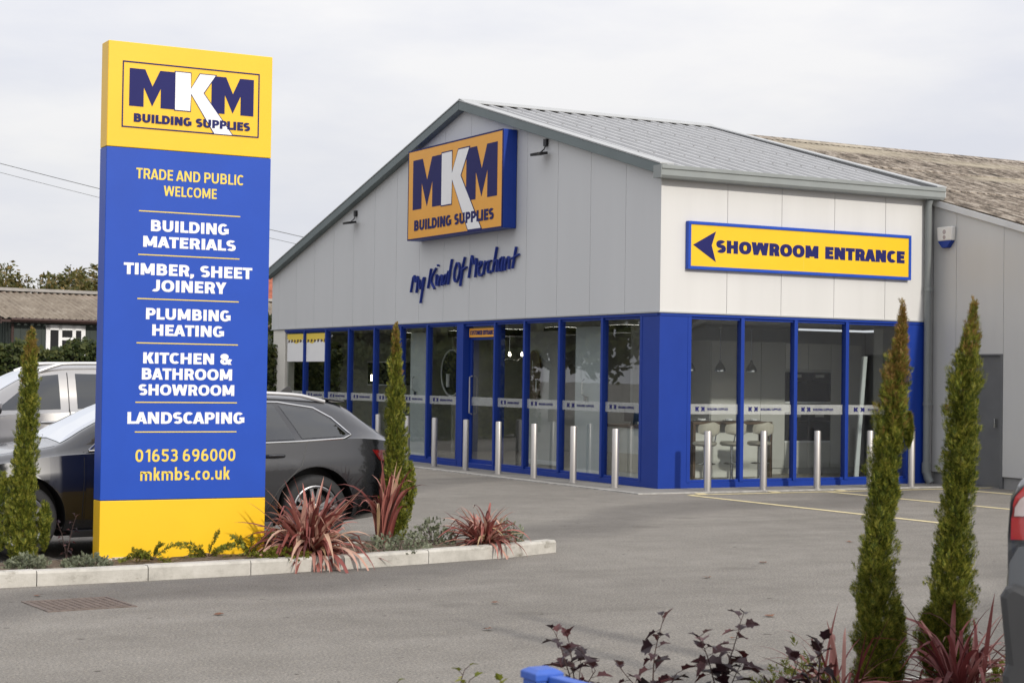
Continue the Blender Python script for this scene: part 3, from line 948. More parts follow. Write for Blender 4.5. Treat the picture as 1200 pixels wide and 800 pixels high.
def shop_window(axis, a, b, z0, z1, glass_in=.05, mull=True):
    """window > pane, frosted_band > marks ; axis 'g' gable front (along y), 's' long side (along x)"""
    mb = MB()
    t = .062
    def bx(u0, u1, d0, d1, za, zb):
        if axis == 'g': mb.box(d0, d1, u0, u1, za, zb)
        else: mb.box(u0, u1, d0, d1, za, zb)
    bx(a - .034, a + .034, -.012, .10, z0, z1)
    bx(a + .036, b - .036, .02, .09, z0 + .001, z0 + .04)
    bx(a + .036, b - .036, .02, .09, z1 - .035, z1 - .001)
    o = mb.build('window', M['frame_blue'], shop, bevel=.004)
    mb = MB(); bx(a + .0345, b - .0345, glass_in, glass_in + .006, z0 + .02, z1 - .02)
    mb.build('pane', M['glass'], o)
    mb = MB(); bx(a + .05, b - .05, glass_in - .003, glass_in - .001, 1.165, 1.325)
    mb.build('frosted_band', M['frost'], o)
    if axis == 'g':
        og, rv, u0 = (glass_in - .004, b - .05, 0), (0, -1, 0), 0
    else:
        og, rv, u0 = (a + .05, glass_in - .004, 0), (1, 0, 0), 0
    wd = (b - a) - .1
    for q in (.12, .235):
        sb = MB()
        s_ = [((q + .075 * (x if q < .2 else 1 - x)) * wd, 1.212 + .072 * y) for x, y in [(0, 0), (0, 1), (.32, 1), (.45, .72), (.6, 1), (1, 1), (.78, .5), (1, 0), (.6, 0), (.45, .28), (.32, 0)]]
        if q > .2: s_ = s_[::-1]
        poly_on(sb, og, rv, (0, 0, 1), s_, 0, .001)
        sb.build('band_logo', M['navy'], o)
    text('band_lettering', 'BUILDING SUPPLIES', og, rv, (0, 0, 1), .37 * wd, .80 * wd, 1.226, 1.265, M['navy'], o, weight=.22, depth=.001)
    return o

def frost():
    m, t, b = new_mat('frosted_film')
    b.inputs['Base Color'].default_value = (.62, .64, .63, 1)
    b.inputs['Roughness'].default_value = .6
    tr = t.nodes.new('ShaderNodeBsdfTransparent')
    ms = t.nodes.new('ShaderNodeMixShader')
    n = noise(t, 5, 3)
    r_ = ramp(t, [(.3, (.24, .24, .24)), (.7, (.34, .34, .34))])
    t.links.new(n.outputs['Fac'], r_.inputs['Fac'])
    t.links.new(r_.outputs['Color'], ms.inputs['Fac'])
    t.links.new(tr.outputs[0], ms.inputs[1]); t.links.new(b.outputs[0], ms.inputs[2])
    t.links.new(ms.outputs[0], t.nodes['Material Output'].inputs['Surface'])
    return m
M['frost'] = frost()

GY = [.52, 1.70, 3.09, 4.32, 5.42]
for a, b in zip(GY[:-1], GY[1:]):
    shop_window('g', a, b, .09, 2.699)
GY2 = [6.91, 8.24, 9.47, 10.77, 12.11, 13.39, 14.67, 15.87]
for a, b in zip(GY2[:-1], GY2[1:]):
    shop_window('g', a, b, .09, 2.699)
SX = [.56, 1.59, 2.66, 3.73, 5.03]
for a, b in zip(SX[:-1], SX[1:]):
    shop_window('s', a, b, .09, 2.699)

def shop_door():
    mb = MB()
    mb.box(-.02, .20, 6.66, 6.86, 0, 2.698)
    mb.box(-.012, .20, 5.40, 5.462, 0, 2.698)
    mb.box(.02, .20, 5.47, 6.658, 2.65, 2.698)
    mb.build('door_surround', M['frame_blue'], shop, bevel=.004)
    mb = MB()
    for q in ((5.475, 5.53, .04, 2.46), (6.60, 6.655, .04, 2.46), (5.531, 6.599, .04, .16), (5.531, 6.599, 2.40, 2.46)):
        mb.box(.13, .18, *q)
    d = mb.build('door', M['frame_blue'], shop, bevel=.004)
    mb = MB(); mb.box(.152, .158, 5.525, 6.605, .15, 2.41); mb.build('pane', M['glass'], d)
    mb = MB(); mb.box(.146, .149, 5.532, 6.598, 1.165, 1.325); mb.build('frosted_band', M['frost'], d)
    mb = MB(); mb.tube([(.13, 6.55, 1.0), (.075, 6.55, 1.02), (.075, 6.55, 1.7), (.13, 6.55, 1.72)], .013, 8); mb.build('handle', M['steel'], d, smooth=True)
    mb = MB(); mb.box(.02, .20, 5.475, 6.65, .0, .035); mb.build('door_threshold', M['steel'], shop)
shop_door()

def plane_pt(y, z): return z
def shop_roof():
    pr = (HAP - HER) / YAP
    pl_ = (HAP - HEL) / (W_ - YAP)
    # ribbed sheet on the right-hand slope: trapezoid profile extruded along the slope
    x0, x1, ys, ye = -.12, 5.66, -.16, YAP
    prof = []
    x = x0
    while x < x1 - .02:
        for dx, h in ((0, 0), (.17, 0), (.20, .07), (.265, .07), (.295, 0)):
            prof.append((min(x + dx, x1), h))
        x += .305
    prof.append((x1, 0))
    mb = MB()
    n = len(prof)
    z = lambda y: HER + .065 + pr * y
    vs = [(px, ys, z(ys) + h) for px, h in prof] + [(px, ye, z(ye) + h) for px, h in prof]
    for i in range(n - 1):
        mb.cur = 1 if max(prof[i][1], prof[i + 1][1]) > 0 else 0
        mb.f.append((len(mb.v) + i, len(mb.v) + i + 1, len(mb.v) + n + i + 1, len(mb.v) + n + i)); mb.mi.append(mb.cur)
    mb.v += [tuple(map(float, q)) for q in vs]; mb.cur = 0
    vs2 = [(px, ys, z(ys) - .06) for px in (x0, x1)] + [(px, ye, z(ye) - .06) for px in (x0, x1)]
    mb.add(vs2, [(0, 2, 3, 1)])
    zl = lambda y: HAP + .065 - pl_ * (y - YAP)
    yl = W_ + .09
    vs = [(px, YAP, zl(YAP) + h) for px, h in prof] + [(px, yl, zl(yl) + h) for px, h in prof]
    mb.add(vs, [(i, i + 1, n + i + 1, n + i) for i in range(n - 1)])
    mb.add([(x0, YAP, zl(YAP) - .06), (x1, YAP, zl(YAP) - .06), (x1, yl, zl(yl) - .06), (x0, yl, zl(yl) - .06)], [(0, 1, 2, 3)])
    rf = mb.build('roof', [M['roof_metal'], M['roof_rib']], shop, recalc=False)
    # fixing screws
    mb = MB()
    for i in range(int((x1 - x0) / .305)):
        px = x0 + .245 + i * .305
        for k in range(1, 5):
            yy = ys + (ye - ys) * k / 4.6
            mb.box(px - .012, px + .012, yy - .012, yy + .012, z(yy) + .07, z(yy) + .08)
    mb.build('roof_screws', M['joint'], rf)['kind'] = 'stuff'
    # ridge cap
    mb = MB()
    c = .24
    for sgn, zz in ((-1, z), (1, zl)):
        a = (YAP, HAP + .165); b = (YAP + sgn * c, zz(YAP + sgn * c) + .075)
        mb.prism([(-.14, a[0], a[1]), (-.14, b[0], b[1]), (-.14, b[0], b[1] + .012), (-.14, a[0], a[1] + .012)], (5.82, 0, 0))
    mb.build('ridge_cap', M['pale_trim'], rf)
    # front verge flashing (right and left slopes) and rear one
    for (xa, xb, m, nm) in ((-.15, -.005, M['trim'], 'verge_trim'), (5.57, 5.70, M['pale_trim'], 'verge_trim')):
        mb = MB()
        o = .165
        A = [(-.19, HER - .055), (YAP, HAP - .04), (YAP, HAP - .04 + o), (-.19, HER - .055 + o)]
        B = [(YAP + .001, HAP - .04), (W_ + .10, HEL - .095), (W_ + .10, HEL - .095 + o), (YAP + .001, HAP - .04 + o)]
        mb.prism([(xa, y, zz) for y, zz in A][::-1], (xb - xa, 0, 0))
        mb.prism([(xa, y, zz) for y, zz in B][::-1], (xb - xa, 0, 0))
        mb.build(nm, m, rf, bevel=.008)
    # light cover strip on top of the verge
    t = .022
    for (xa, wd, ya, za, yb, zb) in ((-.16, .26, -.19, HER + .115, YAP, HAP + .13), (-.16, .26, YAP + .001, HAP + .13, W_ + .10, HEL + .075), (5.50, .21, -.19, HER + .115, YAP, HAP + .13)):
        mb = MB(); mb.prism([(xa, ya, za), (xa, yb, zb), (xa, yb, zb + t), (xa, ya, za + t)][::-1], (wd, 0, 0))
        mb.build('verge_cap', M['pale_trim'], rf)
    # gutter on the long side: fascia + box gutter profile
    mb = MB()
    gp = [(-.02, HER - .10), (-.20, HER - .10), (-.23, HER - .06), (-.23, HER + .03), (-.25, HER + .04), (-.25, HER + .10), (-.205, HER + .10), (-.205, HER - .065), (-.02, HER - .065)]
    mb.prism([(-.155, y, zz) for y, zz in gp], (5.80, 0, 0))
    gt = mb.build('gutter', M['gutter'], shop, bevel=.006)
    mb = MB(); mb.prism([(-.158, y, zz) for y, zz in [(-.02, HER - .10), (-.23, HER - .10), (-.25, HER + .10), (-.02, HER + .10)]], (-.012, 0, 0))
    mb.build('gutter_end', M['gutter'], gt)
    mb = MB()
    px, py, r = 5.40, -.085, .058
    mb.tube([(px, -.12, HER - .10), (px, py, HER - .2), (px, py, .32)], r, 14)
    dp = mb.build('drainpipe', M['pipe'], shop, smooth=True)
    mb = MB()
    for zc in (3.3, 1.35):
        mb.tube([(px, py, zc - .03), (px, py, zc + .03)], .068, 14)
        mb.box(px - .02, px + .13, py - .012, py + .06, zc - .012, zc + .012)
    mb.tube([(px, py, .18), (px, py, .36)], .075, 14)
    mb.tube([(px, py, .22), (px + .02, py - .02, .1), (px + .05, py - .06, .02)], .07, 12)
    mb.build('pipe_collar', M['pipe'], dp, smooth=True)
shop_roof()

# ---- annexe (old warehouse behind)
def warehouse():
    e = empty('warehouse', (5.5, 0, 0), 0, 'long grey clad warehouse with mossy corrugated roof joined to the showroom', 'building')
    za = lambda y: 4.80 + .283 * y
    yb = -9.0
    mb = MB()
    seams = [yb, -8.2, -7.1, -6.0, -4.9, -3.8, -2.7, -1.66, -.56, -.01]
    xw = .10
    for a, b in zip(seams[:-1], seams[1:]):
        z0 = .2
        if b <= -1.6: pass
        lo, hi = a + .004, b - .004
        if abs(a + 1.66) < 1e-6:
            mb.prism([(xw, y, z) for y, z in [(lo, 2.2), (hi, 2.2), (hi, za(hi)), (lo, za(lo))]][::-1], (.04, 0, 0))
        else:
            mb.prism([(xw, y, z) for y, z in [(lo, z0), (hi, z0), (hi, za(hi)), (lo, za(lo))]][::-1], (.04, 0, 0))
    mb.build('wall', M['clad_old'], e)
    mb = MB()
    mb.prism([(xw + .045, y, z) for y, z in [(yb, .0), (-.0, .0), (0, za(0) - .01), (yb, za(yb) - .01)]][::-1], (.2, 0, 0))
    mb.box(.35, 30, yb, yb + .2, 0, za(yb) - .05)
    mb.box(-.030, .144, .01, .085, 0, 4.85)
    mb.box(.1, .144, -.012, .009, .2, 4.79)
    mb.build('wall_core', M['joint'], e)
    mb = MB(); mb.box(xw + .03, xw + .043, -1.6, -.6, .03, 2.17)
    d = mb.build('door', M['door_grey'], e, bevel=.003)
    mb = MB(); mb.box(xw - .03, xw + .028, -1.52, -1.49, 1.0, 1.14); mb.build('handle', M['chrome'], d)
    mb = MB()
    for q in ((-1.66, -1.602, 0, 2.2), (-.598, -.565, 0, 2.2), (-1.601, -.599, 2.172, 2.198)):
        mb.box(xw - .006, xw + .028, *q)
    mb.build('door_frame', M['door_grey'], e)
    # white verge capping
    mb = MB()
    mb.prism([(xw - .05, y, z) for y, z in [(yb - .2, za(yb - .2) - .05), (-.02, za(-.02) - .05), (-.02, za(-.02) + .06), (yb - .2, za(yb - .2) + .06)]][::-1], (.16, 0, 0))
    mb.build('verge_trim', M['white_trim'], e, bevel=.006)
    # corrugated roof, swept along the slope
    mb = MB()
    xs = np.arange(.06, 34.0, .0365)
    yy = [yb - .2, -7, -4.5, -2, 1, 3.5, 5.2, YAP + .0]
    hz = .027 * np.sin(2 * np.pi * xs / .146)
    vs = []
    for k, y in enumerate(yy):
        for x, h in zip(xs, hz):
            vs.append((x, y, za(y) + .075 + h))
    n = len(xs)
    fs = [(k * n + i, k * n + i + 1, (k + 1) * n + i + 1, (k + 1) * n + i) for k in range(len(yy) - 1) for i in range(n - 1)]
    mb.add(vs, fs)
    rf = mb.build('roof', M['moss_roof'], e, recalc=False)
    mb = MB()
    for y in (-4.5, -2, 1, 3.5):        # sheet laps
        mb.prism([(.06, y - .05, za(y - .05) + .085), (.06, y + .05, za(y + .05) + .085), (.06, y + .05, za(y + .05) + .11), (.06, y - .05, za(y - .05) + .11)][::-1], (33.9, 0, 0))
    mb.build('sheet_lap', M['moss_roof'], rf)
    mb = MB()
    zt = za(YAP) + .10
    mb.prism([(.06, YAP - .22, za(YAP - .22) + .10), (.06, YAP, zt + .03), (.06, YAP + .22, za(YAP - .22) + .10), (.06, YAP, zt - .03)], (33.9, 0, 0))
    mb.build('ridge_tile', M['moss_roof'], rf)
    mb = MB()
    mb.add([(.06, YAP, za(YAP) + .06), (33.9, YAP, za(YAP) + .06), (33.9, YAP + 12, za(YAP) - 3.4), (.06, YAP + 12, za(YAP) - 3.4)], [(0, 1, 2, 3)])
    mb.build('rear_slope', M['moss_roof'], rf)
warehouse()

# ---- things on the facade
def gable_sign():
    y0, y1, z0, z1 = 4.666, 8.603, 4.375, 6.149
    e = empty('wall_sign', (-.30, y1, z0), 0, 'large orange sign box with dark M and white K letters high on the gable', 'sign')
    Wd, Hh = y1 - y0, z1 - z0
    mb = MB(); mb.box(.012, .29, -Wd, 0, 0, Hh)
    mb.build('sign_box', M['frame_blue'], e, bevel=.012)
    mb = MB(); mb.box(0.0, .011, -Wd + .03, -.03, .03, Hh - .03)
    mb.build('face_panel', M['sign_orange'], e)
    rv, uv = (0, -1, 0), (0, 0, 1)
    mb = MB(); frame_on(mb, (0, 0, 0), rv, uv, Wd, Hh, .028, -.011, .013)
    mb.build('border', M['navy'], e)
    logo(e, (0, -.035, .03), rv, uv, Wd - .07, Hh - .06, .004, tz=(.085, .205), tx=(.072, .925), d=.001)
M['sign_orange'] = paint('sign_orange', (0.80, 0.37, 0.035), 0.42, var=0.03)
gable_sign()

SCRIPT = {'My': [[(8.95, 3.38), (8.81, 3.77), (8.74, 3.52), (8.6, 3.74), (8.69, 3.36)], [(8.55, 3.62), (8.57, 3.46), (8.5, 3.43), (8.36, 3.65)], [(8.34, 3.66), (8.5, 3.15)]],
 'Kind': [[(8.04, 3.81), (8.17, 3.43)], [(7.82, 3.81), (8.08, 3.59), (7.88, 3.41)], [(7.79, 3.69), (7.82, 3.47), (7.72, 3.48)], [(7.75, 3.87), (7.72, 3.85)], [(7.67, 3.66), (7.71, 3.46)], [(7.7, 3.54), (7.59, 3.67), (7.54, 3.65), (7.57, 3.46)], [(7.33, 3.67), (7.46, 3.66), (7.52, 3.49), (7.43, 3.48), (7.28, 3.73)], [(7.14, 3.95), (7.3, 3.47)]],
 'Of': [[(6.93, 3.87), (7.03, 3.72), (7.04, 3.53), (6.91, 3.5), (6.79, 3.71), (6.84, 3.86), (6.93, 3.87)], [(6.6, 3.96), (6.68, 3.8), (6.78, 3.42)], [(6.72, 3.72), (6.53, 3.77)]],
 'Merchant': [[(6.31, 3.98), (6.43, 3.56)], [(6.31, 3.97), (6.22, 3.76), (6.1, 3.96), (6.17, 3.56)], [(6.05, 3.73), (5.92, 3.78), (5.94, 3.87), (6.03, 3.79), (6.04, 3.61), (5.96, 3.57), (5.85, 3.62)], [(5.77, 3.85), (5.85, 3.6)], [(5.83, 3.7), (5.75, 3.83), (5.67, 3.83)], [(5.54, 3.84), (5.63, 3.84), (5.68, 3.66), (5.62, 3.61), (5.53, 3.65)], [(5.33, 4.08), (5.48, 3.63)], [(5.45, 3.74), (5.36, 3.85), (5.3, 3.83), (5.33, 3.62)], [(5.11, 3.88), (5.21, 3.85), (5.25, 3.65), (5.17, 3.63), (5.09, 3.82), (5.07, 3.89)], [(5.07, 3.89), (5.11, 3.63)], [(4.99, 3.85), (5.01, 3.63)], [(5.0, 3.74), (4.89, 3.88), (4.85, 3.86), (4.86, 3.65)], [(4.6, 4.04), (4.73, 3.66)], [(4.79, 3.83), (4.5, 3.9)]]}
def script_sign():
    e = empty('script_lettering', (-.04, 6.7, 3.7), 0, 'raised blue handwritten slogan fixed to the gable under the big sign', 'lettering')
    for wname, strokes in SCRIPT.items():
        mb = MB()
        for st in strokes:
            p = [Vector((0, y - 6.7, z - 3.7)) for y, z in st]
            q = [p[0]]
            for i in range(1, len(p)):          # light smoothing of the strokes
                a, b = p[i - 1], p[i]
                q += [a.lerp(b, .25), a.lerp(b, .75)]
            q.append(p[-1])
            for dx in (-.012, .002, .016):
                mb.tube([Vector((dx, v.y, v.z)) for v in q], .0165, 8)
        mb.build('word', M['script_blue'], e, smooth=True)
script_sign()

def side_sign():
    x0, x1, z0, z1 = .465, 5.03, 3.445, 4.20
    e = empty('wall_sign', (x0, -.075, z0), 0, 'long yellow sign with blue arrow and blue capitals over the side windows', 'sign')
    Wd, Hh = x1 - x0, z1 - z0
    rv, uv = (1, 0, 0), (0, 0, 1)
    mb = MB(); mb.box(.05, Wd - .05, .004, .072, .05, Hh - .05)
    mb.build('face_panel', M['yellow'], e)
    mb = MB(); frame_on(mb, (0, 0, 0), rv, uv, Wd, Hh, .05, -.07, .08)
    mb.build('border', M['blue'], e, bevel=.004)
    mb = MB(); mb.box(Wd / 2 - .002, Wd / 2 + .002, .003, .006, .05, Hh - .05); mb.build('panel_seam', M['letter_yellow'], e)
    mb = MB()
    dx, dz = x0, z0
    A = [(.56, 3.829), (.995, 4.06), (.915, 3.834), (.998, 3.575)]
    poly_on(mb, (0, .004, 0), rv, uv, [(a - dx, b - dz) for a, b in A][::-1], 0, .004)
    mb.build('arrow', M['navy'], e)
    text('lettering', 'SHOWROOM', (0, .004, 0), rv, uv, 1.012 - dx, 3.05 - dx, 3.722 - dz, 3.926 - dz, M['navy'], e, weight=.285, depth=.0015, gap=.09)
    text('lettering', 'ENTRANCE', (0, .004, 0), rv, uv, 3.19 - dx, 4.883 - dx, 3.722 - dz, 3.926 - dz, M['navy'], e, weight=.285, depth=.0015, gap=.09)
side_sign()

def entrance_sign():
    e = empty('door_sign', (.09, 6.62, 2.45), 0, 'small orange sign with dark capitals above the recessed front door', 'sign')
    mb = MB(); mb.box(0, .03, -1.05, -.0, 0, .165); mb.build('face_panel', M['sign_orange'], e)
    text('lettering', 'CUSTOMER ENTRANCE', (0, -.04, 0), (0, -1, 0), (0, 0, 1), 0, .97, .04, .125, M['navy'], e, weight=.26, depth=.003)
entrance_sign()

def floodlight(y, z, label):
    e = empty('floodlight', (0, y, z), 0, label, 'floodlight', 'floodlights on the gable')
    mb = MB(); mb.box(-.05, -.001, -.05, .05, -.06, .06); mb.tube([(-.03, 0, -.05), (-.06, 0, -.12), (-.15, 0, -.2)], .012, 6)
    mb.build('bracket', M['black'], e)
    mb = MB()
    c, s_ = math.cos(R(55)), math.sin(R(55))
    mb.prism([(-.06, -.13, -.17), (-.06, .13, -.17), (-.27, .13, -.20), (-.27, -.13, -.20)], (.008, 0, -.045))
    mb.build('lamp_head', M['black'], e, bevel=.006)
floodlight(3.61, 5.80, 'black floodlight on the gable to the right of the big sign')
floodlight(11.8, 5.18, 'black floodlight on the gable far left of the big sign')

def alarm():
    e = empty('alarm_box', (5.595, -.36, 4.0), 0, 'white and blue alarm bell box on the warehouse wall', 'alarm box')
    mb = MB(); mb.prism([(-.09, y, z) for y, z in [(-.17, .12), (.17, .12), (.19, .36), (-.19, .36)]][::-1], (.09, 0, 0))
    mb.build('cover', M['white_paint'], e, bevel=.02)
    mb = MB(); mb.prism([(-.088, y, z) for y, z in [(-.06, 0), (.06, 0), (.168, .118), (-.168, .118)]][::-1], (.088, 0, 0))
    mb.build('base', M['frame_blue'], e, bevel=.01)
    mb = MB()
    mb.lathe([(.04, -.092), (.04, -.09)], (0, 0, .27), 'X', 16); mb.lathe([(.035, -.092), (.035, -.09)], (0, 0, .18), 'X', 16)
    mb.build('badge', M['lens_clear'], e)
alarm()

# ---- bollards
def bollards():
    def mesh_parts(e):
        mb = MB(); mb.lathe([(.055, 0), (.055, .905), (.051, .918), (.0, .925)], n=20, cap=False)
        mb.build('post', M['steel'], e, smooth=True)
        mb = MB(); mb.lathe([(.068, .0), (.068, .012), (.0555, .014)], n=20, cap=False); mb.build('floor_collar', M['steel'], e, smooth=True)
    ys = [.46, 1.74, 3.04, 4.31, 5.56, 6.85, 8.05, 9.42]
    names = ['steel bollard on the gable front nearest to the blue corner pillar', 'second steel bollard from the corner pillar along the gable front',
             'third steel bollard from the corner pillar along the gable front', 'fourth bollard from the corner pillar, right of the front door',
             'steel bollard standing in front of the recessed entrance door', 'steel bollard just left of the front door under the round mirror',
             'steel bollard half hidden behind the slim cypress in the planted island', 'farthest steel bollard, seen left of the island cypress over the dark car']
    xs = [.44, 1.5, 2.56, 3.64, 4.52]
    n2 = ['steel bollard in front of the first side window beside the blue pillar', 'steel bollard before the second side window and bar stools',
          'steel bollard before the oven units in the third side window', 'steel bollard partly hidden behind the tall foreground cypress',
          'last steel bollard on the side, before the dark blue end panel near drainpipe']
    first = None
    for (x, y), lb in list(zip([(-.5, y) for y in ys], names)) + list(zip([(x, -.71) for x in xs], n2)):
        e = empty('bollard', (x, y, .004), 0, lb, 'bollard', 'steel bollards round the showroom')
        if first is None:
            mesh_parts(e); first = e
        else:
            for ch in first.children:
                c = ch.copy(); COL.objects.link(c); c.parent = e
bollards()

# ---- showroom contents
def kitchen():
    # tall units along the partition
    e = empty('tall_cabinet', (4.48, 2.6, .03), 0, 'run of tall cream kitchen units with built in ovens seen through side windows', 'kitchen cabinet')
    mb = MB(); mb.box(-1.66, 1.78, .02, .62, 0, 2.38); mb.build('carcass', M['cab_grey'], e)
    x = -1.65
    for k, wd in enumerate((.54, .54, .54, .52, .52, .36, .36)):
        if k in (3, 4):
            for q in ((.11, .56), (1.90, 2.36)):
                mb = MB(); mb.box(x + .003, x + wd - .003, -.004, .018, *q); mb.build('cabinet_door', M['cab'], e, bevel=.002)
            for (za, zb) in ((.60, 1.12), (1.31, 1.84)):
                mb = MB(); mb.box(x + .006, x + wd - .006, -.01, .018, za, zb)
                ov = mb.build('oven', M['oven'], e, bevel=.004)
                mb = MB(); mb.tube([(x + .06, -.05, zb - .16), (x + wd - .06, -.05, zb - .16)], .009, 8); mb.build('handle', M['chrome'], ov)
                mb = MB(); mb.box(x + .16, x + wd - .16, -.012, -.0101, zb - .09, zb - .04); mb.build('display', M['cab_grey'], ov)
                mb = MB(); mb.box(x + .003, x + wd - .003, -.004, .018, za - .036, za - .002); mb.build('trim_rail', M['letter_white'], e)
        else:
            for q in ((.11, 1.2), (1.205, 2.36)):
                mb = MB(); mb.box(x + .003, x + wd - .003, -.004, .018, *q); mb.build('cabinet_door', M['cab_grey'] if k < 3 else M['cab'], e, bevel=.002)
        x += wd + .004
    # peninsula island with wood ends
    e = empty('kitchen_island', (2.72, 1.75, .03), 0, 'kitchen breakfast bar with dark wood end panels behind the stools', 'kitchen island')
    mb = MB(); mb.box(-.85, .82, 0.0, .62, .92, .965); mb.build('worktop', M['wood'], e, bevel=.003)
    for xx in (-.85, .77):
        mb = MB(); mb.box(xx, xx + .05, 0, .62, 0, .918); mb.build('end_panel', M['wood'], e)
    mb = MB(); mb.box(-.79, .76, .3, .6, .0, .917); mb.build('base_cabinet', M['cab'], e)
    for k, xx in enumerate((-.55, .02, .55)):
        t = empty('plate', (2.72 + xx, 1.93, .995), 0, ['white plate at the left end of the breakfast bar', 'white plate in the middle of the breakfast bar', 'white plate at the right end of the breakfast bar'][k], 'plate', 'plates on the breakfast bar')
        mb = MB(); mb.lathe([(.06, .001), (.075, .004), (.135, .018), (.14, .022), (.08, .012), (0, .010)], n=20, cap=False); mb.build('dish', M['letter_white'], t, smooth=True)
        mb = MB(); mb.lathe([(.035, .0115), (.05, .014), (.075, .05), (.078, .05), (.05, .02), (0, .016)], n=16, cap=False); mb.build('bowl', M['letter_white'], t, smooth=True)
    # bar stools
    first = None
    lbs = ['cream bar stool nearest to the blue pillar, before the breakfast bar', 'middle cream bar stool before the breakfast bar', 'right hand cream bar stool before the breakfast bar']
    for k, xx in enumerate((1.78, 2.33, 2.9)):
        s = empty('bar_stool', (xx, 1.28, .03), 0, lbs[k], 'bar stool', 'bar stools at the breakfast bar')
        if first is None:
            first = s
            mb = MB(); mb.lathe([(.2, 0), (.2, .008), (.06, .03), (.028, .05), (.026, .56), (.05, .57)], n=20); mb.build('pedestal', M['chrome'], s, smooth=True)
            mb = MB()
            mb.tube([(.16 * math.cos(a), .16 * math.sin(a) - .03, .28) for a in np.linspace(0, 2 * math.pi, 17)], .009, 6); mb.tube([(0, 0, .28), (0, -.19, .28)], .008, 6)
            mb.build('footrest', M['chrome'], s, smooth=True)
            mb = MB(); mb.lathe([(0, .57), (.16, .575), (.2, .60), (.205, .63), (.18, .65), (0, .655)], n=24, cap=False); mb.build('seat', M['stool'], s, smooth=True)
            mb = MB()
            NA, NZ = 14, 6
            vs = []
            for side in (0, 1):
                for j in range(NZ):
                    v = j / (NZ - 1)
                    for i in range(NA):
                        u = i / (NA - 1) * 2 - 1
                        wdt = math.sqrt(max(0, 1 - (2 * v - 1) ** 4)) * .95 + .05
                        a = u * 1.15 * wdt
                        r = .215 + (.024 if side else 0)
                        vs.append((r * math.sin(a), -r * math.cos(a) - .02 * v, .745 + .235 * v))
            fs = []
            for side in (0, 1):
                b = side * NA * NZ
                for j in range(NZ - 1):
                    for i in range(NA - 1):
                        q = (b + j * NA + i, b + j * NA + i + 1, b + (j + 1) * NA + i + 1, b + (j + 1) * NA + i)
                        fs.append(q if side else q[::-1])
            n_ = NA * NZ
            edge = [i for i in range(NA)] + [j * NA + NA - 1 for j in range(1, NZ)] + [(NZ - 1) * NA + i for i in range(NA - 2, -1, -1)] + [j * NA for j in range(NZ - 2, 0, -1)]
            for a, b in zip(edge, edge[1:] + edge[:1]):
                fs.append((a, b, b + n_, a + n_))
            mb.add(vs, fs); mb.build('backrest', M['stool'], s, smooth=True)
            mb = MB()
            for q in (-.08, .08): mb.tube([(q, -.16, .62), (q, -.215, .79)], .011, 6)
            mb.build('back_bracket', M['chrome'], s, smooth=True)
        else:
            for ch in first.children:
                c = ch.copy(); COL.objects.link(c); c.parent = s
    # pendants
    first = None
    lbs = ['steel pendant lamp hanging nearest to the blue pillar', 'middle steel pendant lamp over the breakfast bar', 'right hand steel pendant lamp over the breakfast bar']
    for k, xx in enumerate((2.02, 2.66, 3.33)):
        s = empty('pendant_lamp', (xx, 2.1, 1.86), 0, lbs[k], 'pendant lamp', 'pendant lamps over the breakfast bar')
        if first is None:
            first = s
            mb = MB(); mb.lathe([(.10, 0), (.095, .05), (.06, .11), (.025, .16), (.02, .2), (0, .205)], n=20, cap=False); mb.build('lamp_shade', M['chrome'], s, smooth=True)
            mb = MB(); mb.tube([(0, 0, .2), (0, 0, .8)], .004, 5); mb.build('cord', M['chrome'], s)
            mb = MB(); mb.lathe([(0, .02), (.03, .03), (.03, .08), (0, .1)], n=10, cap=False); mb.build('bulb', M['warm_lamp'], s, smooth=True)
        else:
            for ch in first.children:
                c = ch.copy(); COL.objects.link(c); c.parent = s
    # white lengths leaning in the last window
    for k, (xb, xt) in enumerate(((4.42, 4.82), (4.52, 4.88))):
        s = empty('leaning_panel', (xb, .62 + .1 * k, .035), 0, ['left one of two pale trim lengths leaning in the last side window', 'right one of two pale trim lengths leaning in the last side window'][k], 'trim length')
        mb = MB()
        d = xt - xb
        mb.prism([(0, 0, 0), (.085, 0, 0), (d + .085, .25, 2.12), (d, .25, 2.12)], (0, .02, 0))
        mb.build('board', M['board'], s)
        mb = MB(); mb.prism([(.002, -.004, 0), (.016, -.004, 0), (d + .016, .246, 2.12), (d + .002, .246, 2.12)], (0, .003, 0)); mb.build('edge_strip', M['pale_trim'], s)
M['warm_lamp'] = emit_mat('warm_bulb', (1.0, .85, .6), 16.0)
kitchen()

